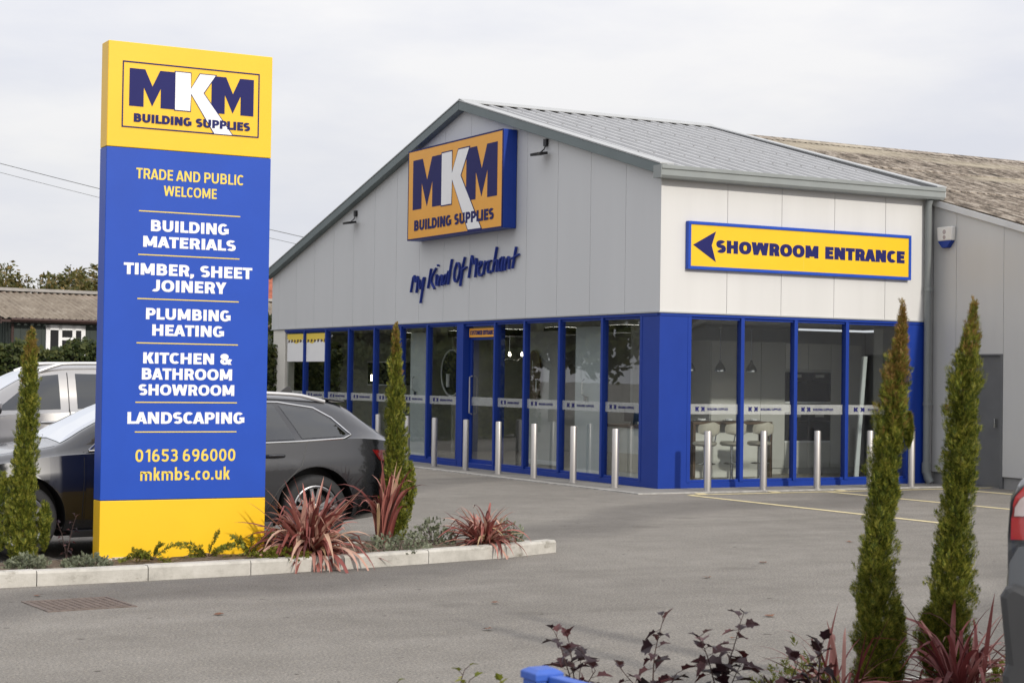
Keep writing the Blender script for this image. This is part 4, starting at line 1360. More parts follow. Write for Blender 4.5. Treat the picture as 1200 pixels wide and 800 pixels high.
def showroom_front():
    # posters hung at the top of the two leftmost windows
    for k, (ya, yb) in enumerate(((14.72, 15.80), (13.45, 14.62))):
        e = empty('window_poster', (.038, yb, 2.0), 0, ['white and yellow poster in the leftmost gable window', 'white and yellow poster in the second gable window from the left'][k], 'poster')
        Wd = yb - ya
        H = .64
        mb = MB(); mb.box(0, .006, -Wd, 0, 0, H); mb.build('sheet', M['letter_white'], e)
        mb = MB()
        top = [(0, H - .1 - .12 * k)] + [(Wd * i / 10, H - .18 + .05 * math.sin(i * .9 + k * 2.2)) for i in range(1, 10)] + [(Wd, H - .24 + .1 * k), (Wd, H), (0, H)]
        poly_on(mb, (0, 0, 0), (0, -1, 0), (0, 0, 1), top, 0.001, .002); mb.build('yellow_field', M['letter_yellow'], e)
        mb = MB()
        for i in range(6):
            u = Wd * (i + .3) / 6
            poly_on(mb, (0, 0, 0), (0, -1, 0), (0, 0, 1), [(u, H - .2), (u + .1, H - .19), (u + .13, H - .15 + .02 * (i % 2)), (u + .02, H - .13)], .0035, .001)
        mb.build('picture', M['wood'], e)
    # mirrors
    e = empty('round_mirror', (1.6, 10.3, 1.78), 0, 'round mirror with pale rim left of the entrance door', 'mirror')
    mb = MB(); mb.lathe([(.47, -.02), (.50, -.02), (.50, .02), (.47, .02), (.47, -.02)], axis='X', n=48, cap=False); mb.build('rim', M['letter_white'], e, smooth=True)
    mb = MB(); mb.lathe([(.468, .0), (.468, .012)], axis='X', n=48); mb.build('mirror_glass', M['oven'], e)
    mb = MB(); mb.box(-.03, -.002, .1, .22, -.3, -.02); mb.build('switch_plate', M['letter_white'], e)
    e = empty('oval_mirror', (1.5, 6.6, 1.74), 0, 'dark oval wall mirror seen through the second window right of the door', 'mirror')
    mb = MB(); mb.prism([(-.015, .27 * math.cos(a), .5 * math.sin(a)) for a in np.linspace(0, 2 * math.pi, 40)[:-1]][::-1], (.03, 0, 0)); mb.build('mirror_glass', M['wood'], e)
    mb = MB(); mb.tube([(-.02, -.03, .22), (-.02, .03, .3), (-.02, .05, -.1)], .006, 5); mb.build('hanger', M['chrome'], e)
    # display boards
    def board(y0, y1, x, label, mat, z0=.03, z1=2.6, sh=False):
        e = empty('display_board', (x, (y0 + y1) / 2, z0), 0, label, 'display board')
        hw = (y1 - y0) / 2
        mb = MB(); mb.box(0, .04, -hw, hw, 0, z1 - z0); mb.build('panel', mat, e, bevel=.003)
        mb = MB(); mb.tube([(-.03, .1, 1.35), (-.1, .1, 1.4), (-.1, .1, 1.62), (-.05, .1, 1.66)], .012, 6); mb.box(-.03, -.001, .04, .16, 1.28, 1.36); mb.build('shower_fitting', M['chrome'], e)
        mb = MB(); mb.box(-.02, -.001, -hw + .02, hw - .02, .02, .1); mb.build('skirting', M['letter_white'], e)
    board(9.35, 10.15, .55, 'tall pale display board beside the slim island cypress', M['board'])
    board(2.55, 3.55, .60, 'tall pale display board in the window two left of the blue corner pillar', M['board'])
    board(5.7, 7.0, 1.56, 'grey display wall behind the oval mirror', M['inner_wall'])
    # black framed picture/display
    e = empty('display_cabinet', (1.6, 13.9, 1.5), 0, 'black glass wall cabinet with lit inside left of the island cypress', 'cabinet')
    mb = MB(); mb.box(0, .3, -1.2, .75, 0, .5); mb.build('carcass', M['oven'], e)
    mb = MB(); mb.box(-.02, -.001, -1.2, .75, .5, .525); mb.box(-.02, -.001, -1.2, .75, -.025, 0); mb.build('edge_trim', M['letter_white'], e)
    mb = MB(); mb.box(-.01, -.001, .36, .43, .33, .45); mb.box(-.01, -.001, .5, .56, .08, .22); mb.build('lamp', M['warm_lamp'], e)
    # reception desk
    e = empty('reception_desk', (.85, 2.35, .03), 0, 'pale wood reception desk behind the window next to the corner pillar', 'desk')
    mb = MB(); mb.box(0, .5, -.6, .6, 0, .85); mb.build('desk_body', M['cab'], e, bevel=.004)
    mb = MB(); mb.box(-.04, .54, -.64, .64, .852, .90); mb.build('worktop', M['wood'], e, bevel=.004)
    mb = MB(); mb.box(-.012, -.001, -.57, .57, .1, .42); mb.build('front_panel', M['stool'], e)
    mb = MB(); mb.box(.2, .23, -.2, .3, .95, 1.25); mb.box(.2, .28, 0, .1, .901, .95); mb.build('monitor', M['black'], e)
    # chandelier behind the door
    e = empty('chandelier', (2.6, 9.6, 2.05), 0, 'small lit chandelier with bright bulbs seen through the window beside the door', 'chandelier')
    mb = MB(); mb.tube([(0, 0, 0), (0, 0, .6)], .008, 6)
    for k in range(6):
        a = k * math.pi / 3
        mb.tube([(0, 0, .05), (.2 * math.cos(a), .2 * math.sin(a), 0), (.3 * math.cos(a), .3 * math.sin(a), .1)], .008, 6)
    mb.build('arm', M['chrome'], e)
    for k in range(6):
        a = k * math.pi / 3
        mb = MB(); mb.lathe([(0, .1), (.022, .11), (.026, .14), (.012, .18), (0, .19)], (.3 * math.cos(a), .3 * math.sin(a), 0), n=8, cap=False); mb.build('bulb', M['bright_lamp'], e, smooth=True)
M['bright_lamp'] = emit_mat('bright_bulb', (1.0, .9, .72), 9.0)
showroom_front()

# ================================================================== TOTEM SIGN
def totem():
    tx, ty, tw, tt = -10.993, -7.901, 1.505, .205
    e = empty('totem_sign', (tx, ty, 0), 0, 'tall blue and yellow totem sign listing departments, standing in the planted island', 'totem sign')
    z0, z1, z2 = .5925, 3.6466, 4.567
    mb = MB(); mb.box(0, tw, 0, tt, 0, z0 - .003); mb.build('base_panel', M['yellow'], e, bevel=.006)
    mb = MB(); mb.box(0, tw, 0, tt, z0, z1); mb.build('body_panel', M['blue'], e, bevel=.006)
    mb = MB(); mb.box(0, tw, 0, tt, z1 + .003, z2); mb.build('head_panel', M['yellow'], e, bevel=.006)
    rv, uv = (1, 0, 0), (0, 0, 1)
    fo = (.126, 0, 3.823); FW, FH = 1.257, .578
    mb = MB(); frame_on(mb, fo, rv, uv, FW, FH, .011, .0005, .004); mb.build('logo_frame', M['navy'], e)
    logo(e, fo, rv, uv, FW, FH, d=.001)
    rows = [('TRADE AND PUBLIC', 0.270, 1.242, 3.386, 3.478, 'y'), ('WELCOME', 0.518, 0.995, 3.249, 3.337, 'y'), ('BUILDING', 0.404, 1.114, 2.933, 3.032, 'w'), ('MATERIALS', 0.337, 1.178, 2.793, 2.889, 'w'),
            ('TIMBER, SHEET', 0.178, 1.335, 2.549, 2.650, 'w'), ('JOINERY', 0.428, 1.091, 2.407, 2.510, 'w'), ('PLUMBING', 0.374, 1.146, 2.163, 2.262, 'w'), ('HEATING', 0.432, 1.087, 2.022, 2.120, 'w'),
            ('KITCHEN &', 0.356, 1.166, 1.778, 1.875, 'w'), ('BATHROOM', 0.347, 1.171, 1.638, 1.738, 'w'), ('SHOWROOM', 0.325, 1.194, 1.501, 1.597, 'w'), ('LANDSCAPING', 0.226, 1.292, 1.253, 1.355, 'w'),
            ('01653 696000', 0.306, 1.214, 0.922, 1.030, 'y'), ('mkmbs.co.uk', 0.350, 1.162, 0.758, 0.868, 'y')]
    for s, a, b, c, d, k in rows:
        text('lettering', s, (0, -.0005, 0), rv, uv, a, b, c, d, M['letter_white'] if k == 'w' else M['letter_yellow'], e, weight=(.218 if k == 'w' else .16), depth=.002, gap=.12 if k == 'w' else .15, word=.40)
    for z in (3.105, 2.725, 2.341, 1.956, 1.440, 1.182):
        mb = MB(); mb.box(.294, 1.221, -.003, -.0005, z - .0045, z + .0045); mb.build('divider_line', M['letter_yellow'], e)
totem()

# ================================================================== CARS
def pchip(x, y, xi):
    x = np.asarray(x, float); y = np.asarray(y, float)
    h = np.diff(x); d = np.diff(y) / h
    m = np.zeros_like(y)
    m[0], m[-1] = d[0], d[-1]
    for i in range(1, len(x) - 1):
        m[i] = 0 if d[i - 1] * d[i] <= 0 else 2 * d[i - 1] * d[i] / (d[i - 1] + d[i])
    k = np.clip(np.searchsorted(x, xi, side='right') - 1, 0, len(x) - 2)
    t = (xi - x[k]) / h[k]
    return ((2 * t**3 - 3 * t**2 + 1) * y[k] + (t**3 - 2 * t**2 + t) * h[k] * m[k] + (-2 * t**3 + 3 * t**2) * y[k + 1] + (t**3 - t**2) * h[k] * m[k + 1])

def tess(poly, step=.07):
    bm = bmesh.new()
    vs = [bm.verts.new((a, b, 0)) for a, b in poly]
    bm.faces.new(vs)
    bmesh.ops.triangulate(bm, faces=bm.faces)
    for _ in range(6):
        ed = [e for e in bm.edges if e.calc_length() > step]
        if not ed: break
        bmesh.ops.subdivide_edges(bm, edges=ed, cuts=1)
        bmesh.ops.triangulate(bm, faces=[f for f in bm.faces if len(f.verts) > 3])
    return bm

class Car:
    def __init__(s, root, spec, paint_m):
        s.root = root; s.sp = spec; s.paint = paint_m
        s.body()
    def body(s):
        sp = s.sp
        st = np.array(sp['st'], float)
        X = np.unique(np.concatenate([np.linspace(st[0, 0], st[-1, 0], 72), st[:, 0]]))
        g = [pchip(st[:, 0], st[:, k], X) for k in range(1, st.shape[1])]
        zb, zbelt, zt, wb, wt = g
        vs = []; ring = None
        for i, x in enumerate(X):
            H = zt[i] - zbelt[i]
            hb = zbelt[i] - zb[i]
            half = [(0, zb[i]), (wb[i] * .82, zb[i]), (wb[i] * .955, zb[i] + .05 * hb + .02), (wb[i] * .99, zb[i] + .2 * hb), (wb[i] * 1.0, zb[i] + .48 * hb), (wb[i] * 1.0, zb[i] + .72 * hb),
                    (wb[i] * .985, zb[i] + .80 * hb), (wb[i] * .955, zbelt[i] - .005), (wb[i] * .925, zbelt[i] + .03 * H)]
            w0 = wb[i] * .925
            for q, cv in ((.35, .30), (.68, .66), (.86, .92), (.94, 1.12)):
                half.append((w0 + (wt[i] - w0) * cv if q < .9 else w0 + (wt[i] - w0) * 1.0 - .035, zbelt[i] + q * H))
            half.append((wt[i] * .72, zbelt[i] + .985 * H)); half.append((0, zt[i]))
            loop = [(-y, z) for y, z in half] + [(y, z) for y, z in half[-2:0:-1]]
            ring = len(loop)
            vs += [(x, y, z) for y, z in loop]
        n = len(X)
        fs = []
        for i in range(n - 1):
            for k in range(ring):
                k2 = (k + 1) % ring
                fs.append((i * ring + k, (i + 1) * ring + k, (i + 1) * ring + k2, i * ring + k2))
        fs.append(tuple(range(ring))); fs.append(tuple((n - 1) * ring + k for k in range(ring - 1, -1, -1)))
        me = bpy.data.meshes.new('body'); me.from_pydata(vs, [], fs)
        bm = bmesh.new(); bm.from_mesh(me)
        bmesh.ops.recalc_face_normals(bm, faces=bm.faces)
        bm.to_mesh(me)
        s.bvh = BVHTree.FromBMesh(bm)
        bm.free()
        o = link('body', me, s.paint, s.root, smooth=True)
        # wheel arches
        r = sp['wr'] + .065
        cut = MB()
        for wx in sp['wx']:
            for sg in (-1, 1):
                cut.lathe([(r, sg * (sp['hw'] - .30)), (r, sg * (sp['hw'] + .4))], (wx, 0, sp['wr'] + .015), 'Y', 40)
        cm = bpy.data.meshes.new('cut'); cm.from_pydata(cut.v, [], cut.f)
        b2 = bmesh.new(); b2.from_mesh(cm); bmesh.ops.recalc_face_normals(b2, faces=b2.faces); b2.to_mesh(cm); b2.free()
        cm.materials.append(M['black'])
        co = bpy.data.objects.new('cut', cm); COL.objects.link(co)
        md = o.modifiers.new('arch', 'BOOLEAN'); md.operation = 'DIFFERENCE'; md.object = co; md.solver = 'EXACT'
        try: md.material_mode = 'TRANSFER'
        except Exception: pass
        root_m = s.root.matrix_world.copy()
        par = o.parent; o.parent = None
        dg = bpy.context.evaluated_depsgraph_get(); dg.update()
        nm = bpy.data.meshes.new_from_object(o.evaluated_get(dg))
        o.modifiers.clear()
        o.data = nm; nm.name = 'body'
        o.parent = par
        bpy.data.objects.remove(co)
        try: nm.set_sharp_from_angle(angle=R(38))
        except Exception: pass
        s.o = o
    def panel(s, name, poly, mat, off=.005, axis='side', side=-1, parent=None, step=.07, thick=.0, smooth=True):
        bm = tess(poly, step)
        bad = False
        for v in bm.verts:
            a, b = v.co.x, v.co.y
            if axis == 'side':
                o_ = Vector((a, side * 2.0, b)); d = Vector((0, -side, 0))
            elif axis == 'top':
                o_ = Vector((a, b, 3.0)); d = Vector((0, 0, -1))
            elif axis == 'rear':
                o_ = Vector((9.0, a, b)); d = Vector((-1, 0, 0))
            else:
                o_ = Vector((-4.0, a, b)); d = Vector((1, 0, 0))
            hit, nrm, _, _ = s.bvh.ray_cast(o_, d)
            if hit is None:
                hit, nrm, _, _ = s.bvh.find_nearest(o_ + d * 1.3)
            if nrm.dot(d) > 0: nrm = -nrm
            v.co = hit + nrm * off
        me = bpy.data.meshes.new(name)
        bmesh.ops.recalc_face_normals(bm, faces=bm.faces)
        bm.to_mesh(me); bm.free()
        return link(name, me, mat, parent or s.root, smooth=True)
    def strip(s, name, line, width, mat, off=.006, side=-1, parent=None, closed=False, axis='side'):
        pts = [Vector(p) for p in line]
        if closed: pts.append(pts[0])
        dn = []
        for a, b in zip(pts[:-1], pts[1:]):
            k = max(1, int((b - a).length / .05))
            dn += [a.lerp(b, i / k) for i in range(k)]
        dn.append(pts[-1])
        P = []
        for p in dn:
            o_, d = (Vector((p.x, side * 2, p.y)), Vector((0, -side, 0))) if axis == 'side' else (Vector((p.x, p.y, 3)), Vector((0, 0, -1)))
            hit, nrm, _, _ = s.bvh.ray_cast(o_, d)
            if hit is None: continue
            if nrm.dot(d) > 0: nrm = -nrm
            P.append(hit + nrm * (off - width * .35))
        mb = MB(); mb.tube(P, width / 2, 6)
        return mb.build(name, mat, parent or s.root, smooth=True)
    def wheels(s, spokes=5):
        sp = s.sp
        r = sp['wr']
        first = None
        for wx in sp['wx']:
            for sg in (-1, 1):
                w_ = empty('wheel', (wx, sg * (sp['hw'] - .115), r))
                w_.parent = s.root
                w_.rotation_euler = (0, 0, 0 if sg < 0 else math.pi)
                if first is None:
                    first = w_
                    rr = r * .70
                    mb = MB(); mb.lathe([(rr, -.09), (rr + .01, -.108), (r - .035, -.11), (r - .012, -.095), (r, -.06), (r, .06), (r - .012, .095), (rr, .10), (rr, -.09)], axis='Y', n=48, cap=False)
                    mb.build('tyre', M['tyre'], w_, smooth=True)
                    mb = MB()
                    mb.lathe([(rr - .001, -.095), (rr - .012, -.1), (rr - .03, -.085), (rr - .035, .06)], axis='Y', n=40, cap=False)
                    mb.lathe([(.0, -.075), (.045, -.08), (.065, -.07), (.07, -.02)], axis='Y', n=20, cap=False)
                    for k in range(spokes):
                        for da in (-.17, .17):
                            a = 2 * math.pi * k / spokes + .3
                            i0 = Vector((math.cos(a + da * .4), 0, math.sin(a + da * .4))); i1 = Vector((math.cos(a + da * 1.25), 0, math.sin(a + da * 1.25)))
                            pa = i0 * .05 + Vector((0, -.075, 0)); pb = i1 * (rr - .02) + Vector((0, -.085, 0))
                            t = Vector((-math.sin(a), 0, math.cos(a))) * .017
                            mb.prism([pa + t, pa - t, pb - t * 1.1, pb + t * 1.1], (0, .035, 0))
                    mb.build('rim', M['rim'], w_, smooth=True)
                    mb = MB(); mb.lathe([(0, .0), (rr - .05, 0), (rr - .05, .02), (0, .02)], axis='Y', n=24, cap=False); mb.build('brake_disc', M['car_inside'], w_)
                else:
                    for ch in first.children:
                        c = ch.copy(); COL.objects.link(c); c.parent = w_

ESTATE = dict(wx=(.95, 3.79), wr=.335, hw=.915,
    #        s     zb   zbelt  ztop  wb    wt
    st=[(0.00, .36, .56, .60, .56, .40), (.05, .25, .64, .70, .72, .52), (.30, .19, .78, .845, .86, .66), (.95, .175, .875, .945, .91, .72), (1.30, .175, .915, 1.00, .915, .72),
        (1.62, .175, .93, 1.17, .915, .66), (2.05, .175, .945, 1.37, .915, .61), (2.45, .175, .955, 1.445, .915, .59), (3.0, .175, .97, 1.465, .915, .58), (3.6, .175, .995, 1.445, .915, .565),
        (4.05, .185, 1.015, 1.40, .91, .55), (4.20, .20, 1.02, 1.355, .905, .55), (4.42, .22, 1.01, 1.19, .89, .60), (4.60, .25, .98, 1.045, .86, .64), (4.74, .30, .90, .955, .80, .62), (4.80, .42, .72, .76, .70, .52)])

def estate(name, loc, rot, label, cat, m, tilt=0.0):
    e = empty(name, loc, rot, label, cat)
    e.rotation_euler = (0, tilt, rot)
    bpy.context.view_layer.update()
    c = Car(e, ESTATE, m)
    for sg in (-1, 1):
        f = c.panel('door', [(1.52, .30), (2.58, .27), (2.60, .955), (1.55, .93)], m, .004, side=sg)
        r_ = c.panel('door', [(2.62, .27), (3.22, .29), (3.40, .55), (3.62, .76), (3.69, .985), (2.64, .96)], m, .004, side=sg)
        for d, hx in ((f, 2.34), (r_, 3.36)):
            P = []
            for k in range(7):
                u = k / 6
                hit, nrm, _, _ = c.bvh.ray_cast(Vector((hx + .2 * u - .1, sg * 2, .86)), Vector((0, -sg, 0)))
                P.append(hit + nrm * (.012 + .03 * math.sin(u * math.pi)))
            mb = MB(); mb.tube(P, .016, 8); mb.build('handle', m, d, smooth=True)
        c.strip('door_gap', [(1.50, .30), (1.53, .94)], .010, M['black'], .001, sg)
        c.strip('door_gap', [(2.61, .27), (2.62, .955)], .010, M['black'], .001, sg)
        c.strip('door_gap', [(3.23, .27), (3.41, .55), (3.64, .76), (3.71, .99)], .010, M['black'], .001, sg)
        c.panel('side_window', [(1.66, .965), (2.52, .985), (2.52, 1.345), (2.28, 1.325), (2.0, 1.23)], M['car_glass'], .004, side=sg)
        c.panel('side_window', [(2.64, .99), (3.60, 1.015), (3.44, 1.345), (2.64, 1.355)], M['car_glass'], .004, side=sg)
        c.panel('side_window', [(3.67, 1.02), (4.08, 1.035), (4.14, 1.06), (4.00, 1.20), (3.84, 1.29), (3.50, 1.34)], M['car_glass'], .004, side=sg)
        c.strip('window_trim', [(1.58, .945), (2.6, .968), (3.6, .992), (4.10, 1.015), (4.19, 1.05), (4.03, 1.215), (3.86, 1.315), (3.5, 1.372), (3.0, 1.385), (2.5, 1.378), (2.25, 1.355), (1.95, 1.245), (1.58, .95)], .020, M['chrome'], .008, sg)
        c.panel('rear_light', [(4.40, .90), (4.72, .885), (4.755, .80), (4.60, .745), (4.47, .80)], M['lens_red'], .006, side=sg)
        c.panel('headlight', [(.10, .60), (.52, .70), (.60, .76), (.36, .76), (.12, .69)], M['headlamp'], .005, side=sg)
        # roof rail
        mb = MB()
        y = sg * .60
        P = []
        for x in np.linspace(2.15, 4.02, 16):
            hit, nrm, _, _ = c.bvh.ray_cast(Vector((x, sg * .555, 3)), Vector((0, 0, -1)))
            u = (x - 2.15) / 1.87
            P.append(hit + Vector((0, 0, .012 + .035 * min(1, 7 * u, 7 * (1 - u)))))
        mb.tube(P, .019, 8); mb.build('roof_rail', M['rail'], e, smooth=True)
        # mirror
        mb = MB()
        hit, nrm, _, _ = c.bvh.ray_cast(Vector((1.75, sg * 2, .99)), Vector((0, -sg, 0)))
        b = hit
        mb.prism([b + Vector((-.10, sg * .06, -.02)), b + Vector((.06, sg * .06, -.02)), b + Vector((.07, sg * .06, .12)), b + Vector((-.03, sg * .06, .13))], (0, sg * .17, 0))
        mb.prism([b + Vector((-.03, 0, -.02)), b + Vector((.04, 0, -.02)), b + Vector((.04, 0, .03)), b + Vector((-.03, 0, .03))], (0, sg * .07, 0))
        mb.build('wing_mirror', m, e, bevel=.02)
    c.panel('windscreen', [(1.36, -.66), (1.40, 0), (1.36, .66), (2.02, .53), (2.06, 0), (2.02, -.53)], M['car_glass'], .005, axis='top')
    c.panel('rear_window', [(4.24, -.5), (4.24, .5), (4.56, .56), (4.56, -.56)], M['car_glass'], .005, axis='top')
    mb = MB()
    hit, _, _, _ = c.bvh.ray_cast(Vector((4.1, 0, 3)), Vector((0, 0, -1)))
    z = hit.z
    mb.prism([(4.0, -.53, z + .005), (4.25, -.53, z - .03), (4.25, .53, z - .03), (4.0, .53, z + .005)], (0, 0, .022))
    mb.build('roof_spoiler', m, e, bevel=.008)
    mb = MB(); zz = 1.455; mb.prism([(3.72, -.012, zz - .02), (3.9, -.012, zz - .02), (3.88, -.006, zz + .06), (3.84, -.006, zz + .06)], (0, .024, 0)); mb.build('aerial', M['black'], e, bevel=.004)
    c.strip('bonnet_gap', [(.45, -.62), (1.30, -.70)], .008, M['black'], .001, axis='top')
    mb = MB(); mb.box(-.03, .02, -.3, .3, .42, .58); mb.build('grille', M['black'], e, bevel=.01)
    for sg in (-1, 1):
        mb = MB(); mb.box(1.4, 3.35, sg * .86, sg * .905, .17, .235)
        mb.build('sill_trim', M['plastic'], e, bevel=.01)
    c.wheels()
    return e
M['rail'] = paint('anodised_rail', (0.52, 0.52, 0.52), 0.35, metal=0.5, var=0.03)

dark_car = estate('parked_car', (-12.39, -6.06, .005), 0, 'dark grey estate car parked behind the totem sign', 'car', M['car_dark'], tilt=R(-.8))

SUV = dict(wx=(.90, 3.58), wr=.36, hw=.93,
    st=[(0.00, .40, .74, .78, .62, .45), (.06, .28, .82, .88, .78, .55), (.35, .23, .98, 1.05, .88, .68), (.95, .21, 1.08, 1.15, .925, .74), (1.20, .21, 1.12, 1.22, .93, .74),
        (1.55, .21, 1.15, 1.47, .93, .70), (1.95, .21, 1.17, 1.67, .93, .665), (2.3, .21, 1.18, 1.735, .93, .655), (3.0, .21, 1.19, 1.75, .93, .645), (3.7, .22, 1.21, 1.735, .925, .635),
        (4.15, .25, 1.22, 1.69, .91, .62), (4.32, .28, 1.21, 1.55, .90, .64), (4.44, .32, 1.18, 1.28, .87, .66), (4.52, .36, 1.08, 1.12, .83, .64), (4.56, .46, .80, .83, .74, .56)])
def suv(name, loc, rot, label, cat, m):
    e = empty(name, loc, rot, label, cat)
    bpy.context.view_layer.update()
    c = Car(e, SUV, m)
    for sg in (-1, 1):
        f = c.panel('door', [(1.30, .42), (2.24, .40), (2.25, 1.175), (1.33, 1.14)], m, .004, side=sg)
        r_ = c.panel('door', [(2.27, .40), (2.95, .40), (3.15, .70), (3.32, .95), (3.36, 1.20), (2.28, 1.178)], m, .004, side=sg)
        for d, hx in ((f, 2.02), (r_, 3.05)):
            P = []
            for k in range(7):
                u = k / 6
                hit, nrm, _, _ = c.bvh.ray_cast(Vector((hx + .22 * u - .1, sg * 2, 1.06)), Vector((0, -sg, 0)))
                P.append(hit + nrm * (.014 + .03 * math.sin(u * math.pi)))
            mb = MB(); mb.tube(P, .013, 8); mb.build('handle', M['chrome'], d, smooth=True)
        c.strip('door_gap', [(1.28, .42), (1.31, 1.14)], .010, M['black'], .001, sg)
        c.strip('door_gap', [(2.255, .40), (2.265, 1.64)], .012, M['black'], .004, sg)
        c.strip('door_gap', [(2.96, .40), (3.16, .70), (3.33, .95), (3.37, 1.2)], .010, M['black'], .001, sg)
        c.panel('side_window', [(1.42, 1.20), (2.16, 1.215), (2.16, 1.62), (1.98, 1.60), (1.78, 1.48)], M['car_glass'], .004, side=sg)
        c.panel('side_window', [(2.36, 1.22), (3.22, 1.24), (3.20, 1.625), (2.36, 1.63)], M['car_glass'], .004, side=sg)
        c.panel('side_window', [(3.32, 1.25), (3.98, 1.28), (4.02, 1.32), (3.78, 1.58), (3.30, 1.62)], M['car_glass'], .004, side=sg)
        c.panel('rear_light', [(4.30, 1.20), (4.475, 1.16), (4.53, .98), (4.50, .90), (4.38, .92)], M['lens_red'], .006, side=sg)
        c.panel('headlight', [(.12, .80), (.50, .90), (.62, .97), (.38, .96), (.14, .88)], M['headlamp'], .005, side=sg)
        P = []
        for x in np.linspace(1.95, 3.98, 16):
            hit, nrm, _, _ = c.bvh.ray_cast(Vector((x, sg * .63, 3)), Vector((0, 0, -1)))
            u = (x - 1.95) / 2.03
            P.append(hit + Vector((0, 0, .012 + .045 * min(1, 8 * u, 8 * (1 - u)))))
        mb = MB(); mb.tube(P, .022, 8); mb.build('roof_rail', M['rail'], e, smooth=True)
        hit, nrm, _, _ = c.bvh.ray_cast(Vector((1.45, sg * 2, 1.22)), Vector((0, -sg, 0)))
        b = hit
        mb = MB()
        mb.prism([b + Vector((-.13, sg * .05, 0)), b + Vector((-.01, sg * .05, 0)), b + Vector((-.01, sg * .05, .08)), b + Vector((-.10, sg * .05, .08))], (0, sg * .19, 0))
        mo = mb.build('wing_mirror', M['rail'], e, bevel=.02)
        mb = MB()
        mb.prism([b + Vector((-.12, sg * .05, -.06)), b + Vector((-.02, sg * .05, -.06)), b + Vector((-.01, sg * .05, -.002)), b + Vector((-.13, sg * .05, -.002))], (0, sg * .19, 0))
        mb.prism([b + Vector((-.09, -sg * .02, -.06)), b + Vector((-.04, -sg * .02, -.06)), b + Vector((-.04, -sg * .02, -.01)), b + Vector((-.09, -sg * .02, -.01))], (0, sg * .069, 0))
        mb.build('mirror_base', M['black'], mo, bevel=.015)
        mb = MB(); mb.box(1.3, 3.1, sg * .88, sg * .94, .21, .34); mb.build('sill_trim', M['plastic'], e, bevel=.015)
    c.panel('windscreen', [(1.27, -.66), (1.30, 0), (1.27, .66), (1.90, .57), (1.94, 0), (1.90, -.57)], M['car_glass'], .005, axis='top')
    c.panel('rear_window', [(-.55, 1.27), (.55, 1.27), (.50, 1.60), (-.50, 1.60)], M['car_glass'], .006, axis='rear')
    c.panel('rear_bumper', [(-.80, .42), (.80, .42), (.84, .78), (-.84, .78)], M['plastic'], .03, axis='rear')
    mb = MB(); mb.box(-.03, .03, -.4, .4, .50, .74); mb.build('grille', M['black'], e, bevel=.01)
    c.wheels(6)
    return e
silver = suv('parked_car', (-12.06, -1.42, .04), 0, 'silver four by four with roof rails parked beyond the dark estate', 'car', M['car_silver'])

# dark vehicle cut by the right edge: tail end of a people carrier facing right
VAN = dict(wx=(.9, 3.6), wr=.36, hw=.93,
    st=[(0.00, .40, .74, .78, .62, .45), (.06, .30, .84, .90, .78, .55), (.35, .27, .98, 1.06, .88, .68), (1.0, .27, 1.08, 1.18, .925, .74),
        (1.6, .27, 1.12, 1.55, .93, .70), (2.2, .27, 1.13, 1.74, .93, .68), (3.2, .27, 1.14, 1.78, .93, .68), (3.8, .28, 1.15, 1.70, .93, .68),
        (4.15, .32, 1.14, 1.48, .93, .72), (4.34, .38, 1.13, 1.405, .93, .80), (4.43, .42, 1.12, 1.365, .925, .85), (4.462, .46, 1.06, 1.31, .92, .86), (4.470, .50, 1.0, 1.18, .915, .86)])
def van():
    e = empty('parked_car', (-7.003, -20.997, 0.0), R(129.6), 'dark slate car with red and clear tail lamp at the right edge', 'car')
    bpy.context.view_layer.update()
    c = Car(e, VAN, M['car_slate'])
    for sg in (-1, 1):
        lo = c.panel('rear_light', [(4.10, 1.135), (4.464, 1.14), (4.462, 1.24), (4.447, 1.295), (4.415, 1.335), (4.34, 1.36), (4.12, 1.39)], M['lens_red'], .014, side=sg, step=.04)
        c.panel('clear_lens', [(4.15, 1.225), (4.448, 1.225), (4.446, 1.255), (4.430, 1.285), (4.40, 1.315), (4.33, 1.335), (4.15, 1.36)], M['lens_clear'], .022, side=sg, parent=lo, step=.04)
        c.panel('side_window', [(3.45, 1.18), (3.98, 1.20), (3.90, 1.6), (3.45, 1.64)], M['car_glass'], .004, side=sg)
        c.panel('side_window', [(1.9, 1.18), (3.35, 1.18), (3.35, 1.64), (2.2, 1.64)], M['car_glass'], .004, side=sg)
        c.strip('panel_gap', [(4.05, .86), (4.06, 1.14), (4.12, 1.44)], .009, M['black'], .001, sg)
        mb = MB()
        prof = [(3.98, .40), (4.40, .40), (4.47, .48), (4.478, .66), (4.462, .70), (4.476, .82), (4.488, .94), (4.47, .972), (4.44, .99), (4.30, .93), (4.10, .80)]
        mb.prism([(x, sg * .75, z) for x, z in prof], (0, sg * .20, 0))
        mb.build('bumper_corner', M['plastic'], e, bevel=.025)
    mb = MB()
    mb.prism([(x, -.748, z) for x, z in [(4.2, .40), (4.42, .40), (4.485, .48), (4.49, .66), (4.47, .70), (4.485, .82), (4.495, .94), (4.475, .975), (4.2, .99)]], (0, 1.496, 0))
    mb.build('rear_bumper', M['plastic'], e, bevel=.02)
    c.panel('rear_window', [(-.55, 1.22), (.55, 1.22), (.5, 1.6), (-.5, 1.6)], M['car_glass'], .006, axis='rear')
    c.wheels(5)
van()

# blue car out of the frame whose image shows in the gable glass
blue_car = estate('parked_car', (-13.2, 13.0, 0), R(4), 'blue estate car reflected in the gable glass', 'car', M['car_blue'])

# ================================================================== PLANTS
def unit(v):
    return v / np.maximum(np.linalg.norm(v, axis=-1, keepdims=True), 1e-9)

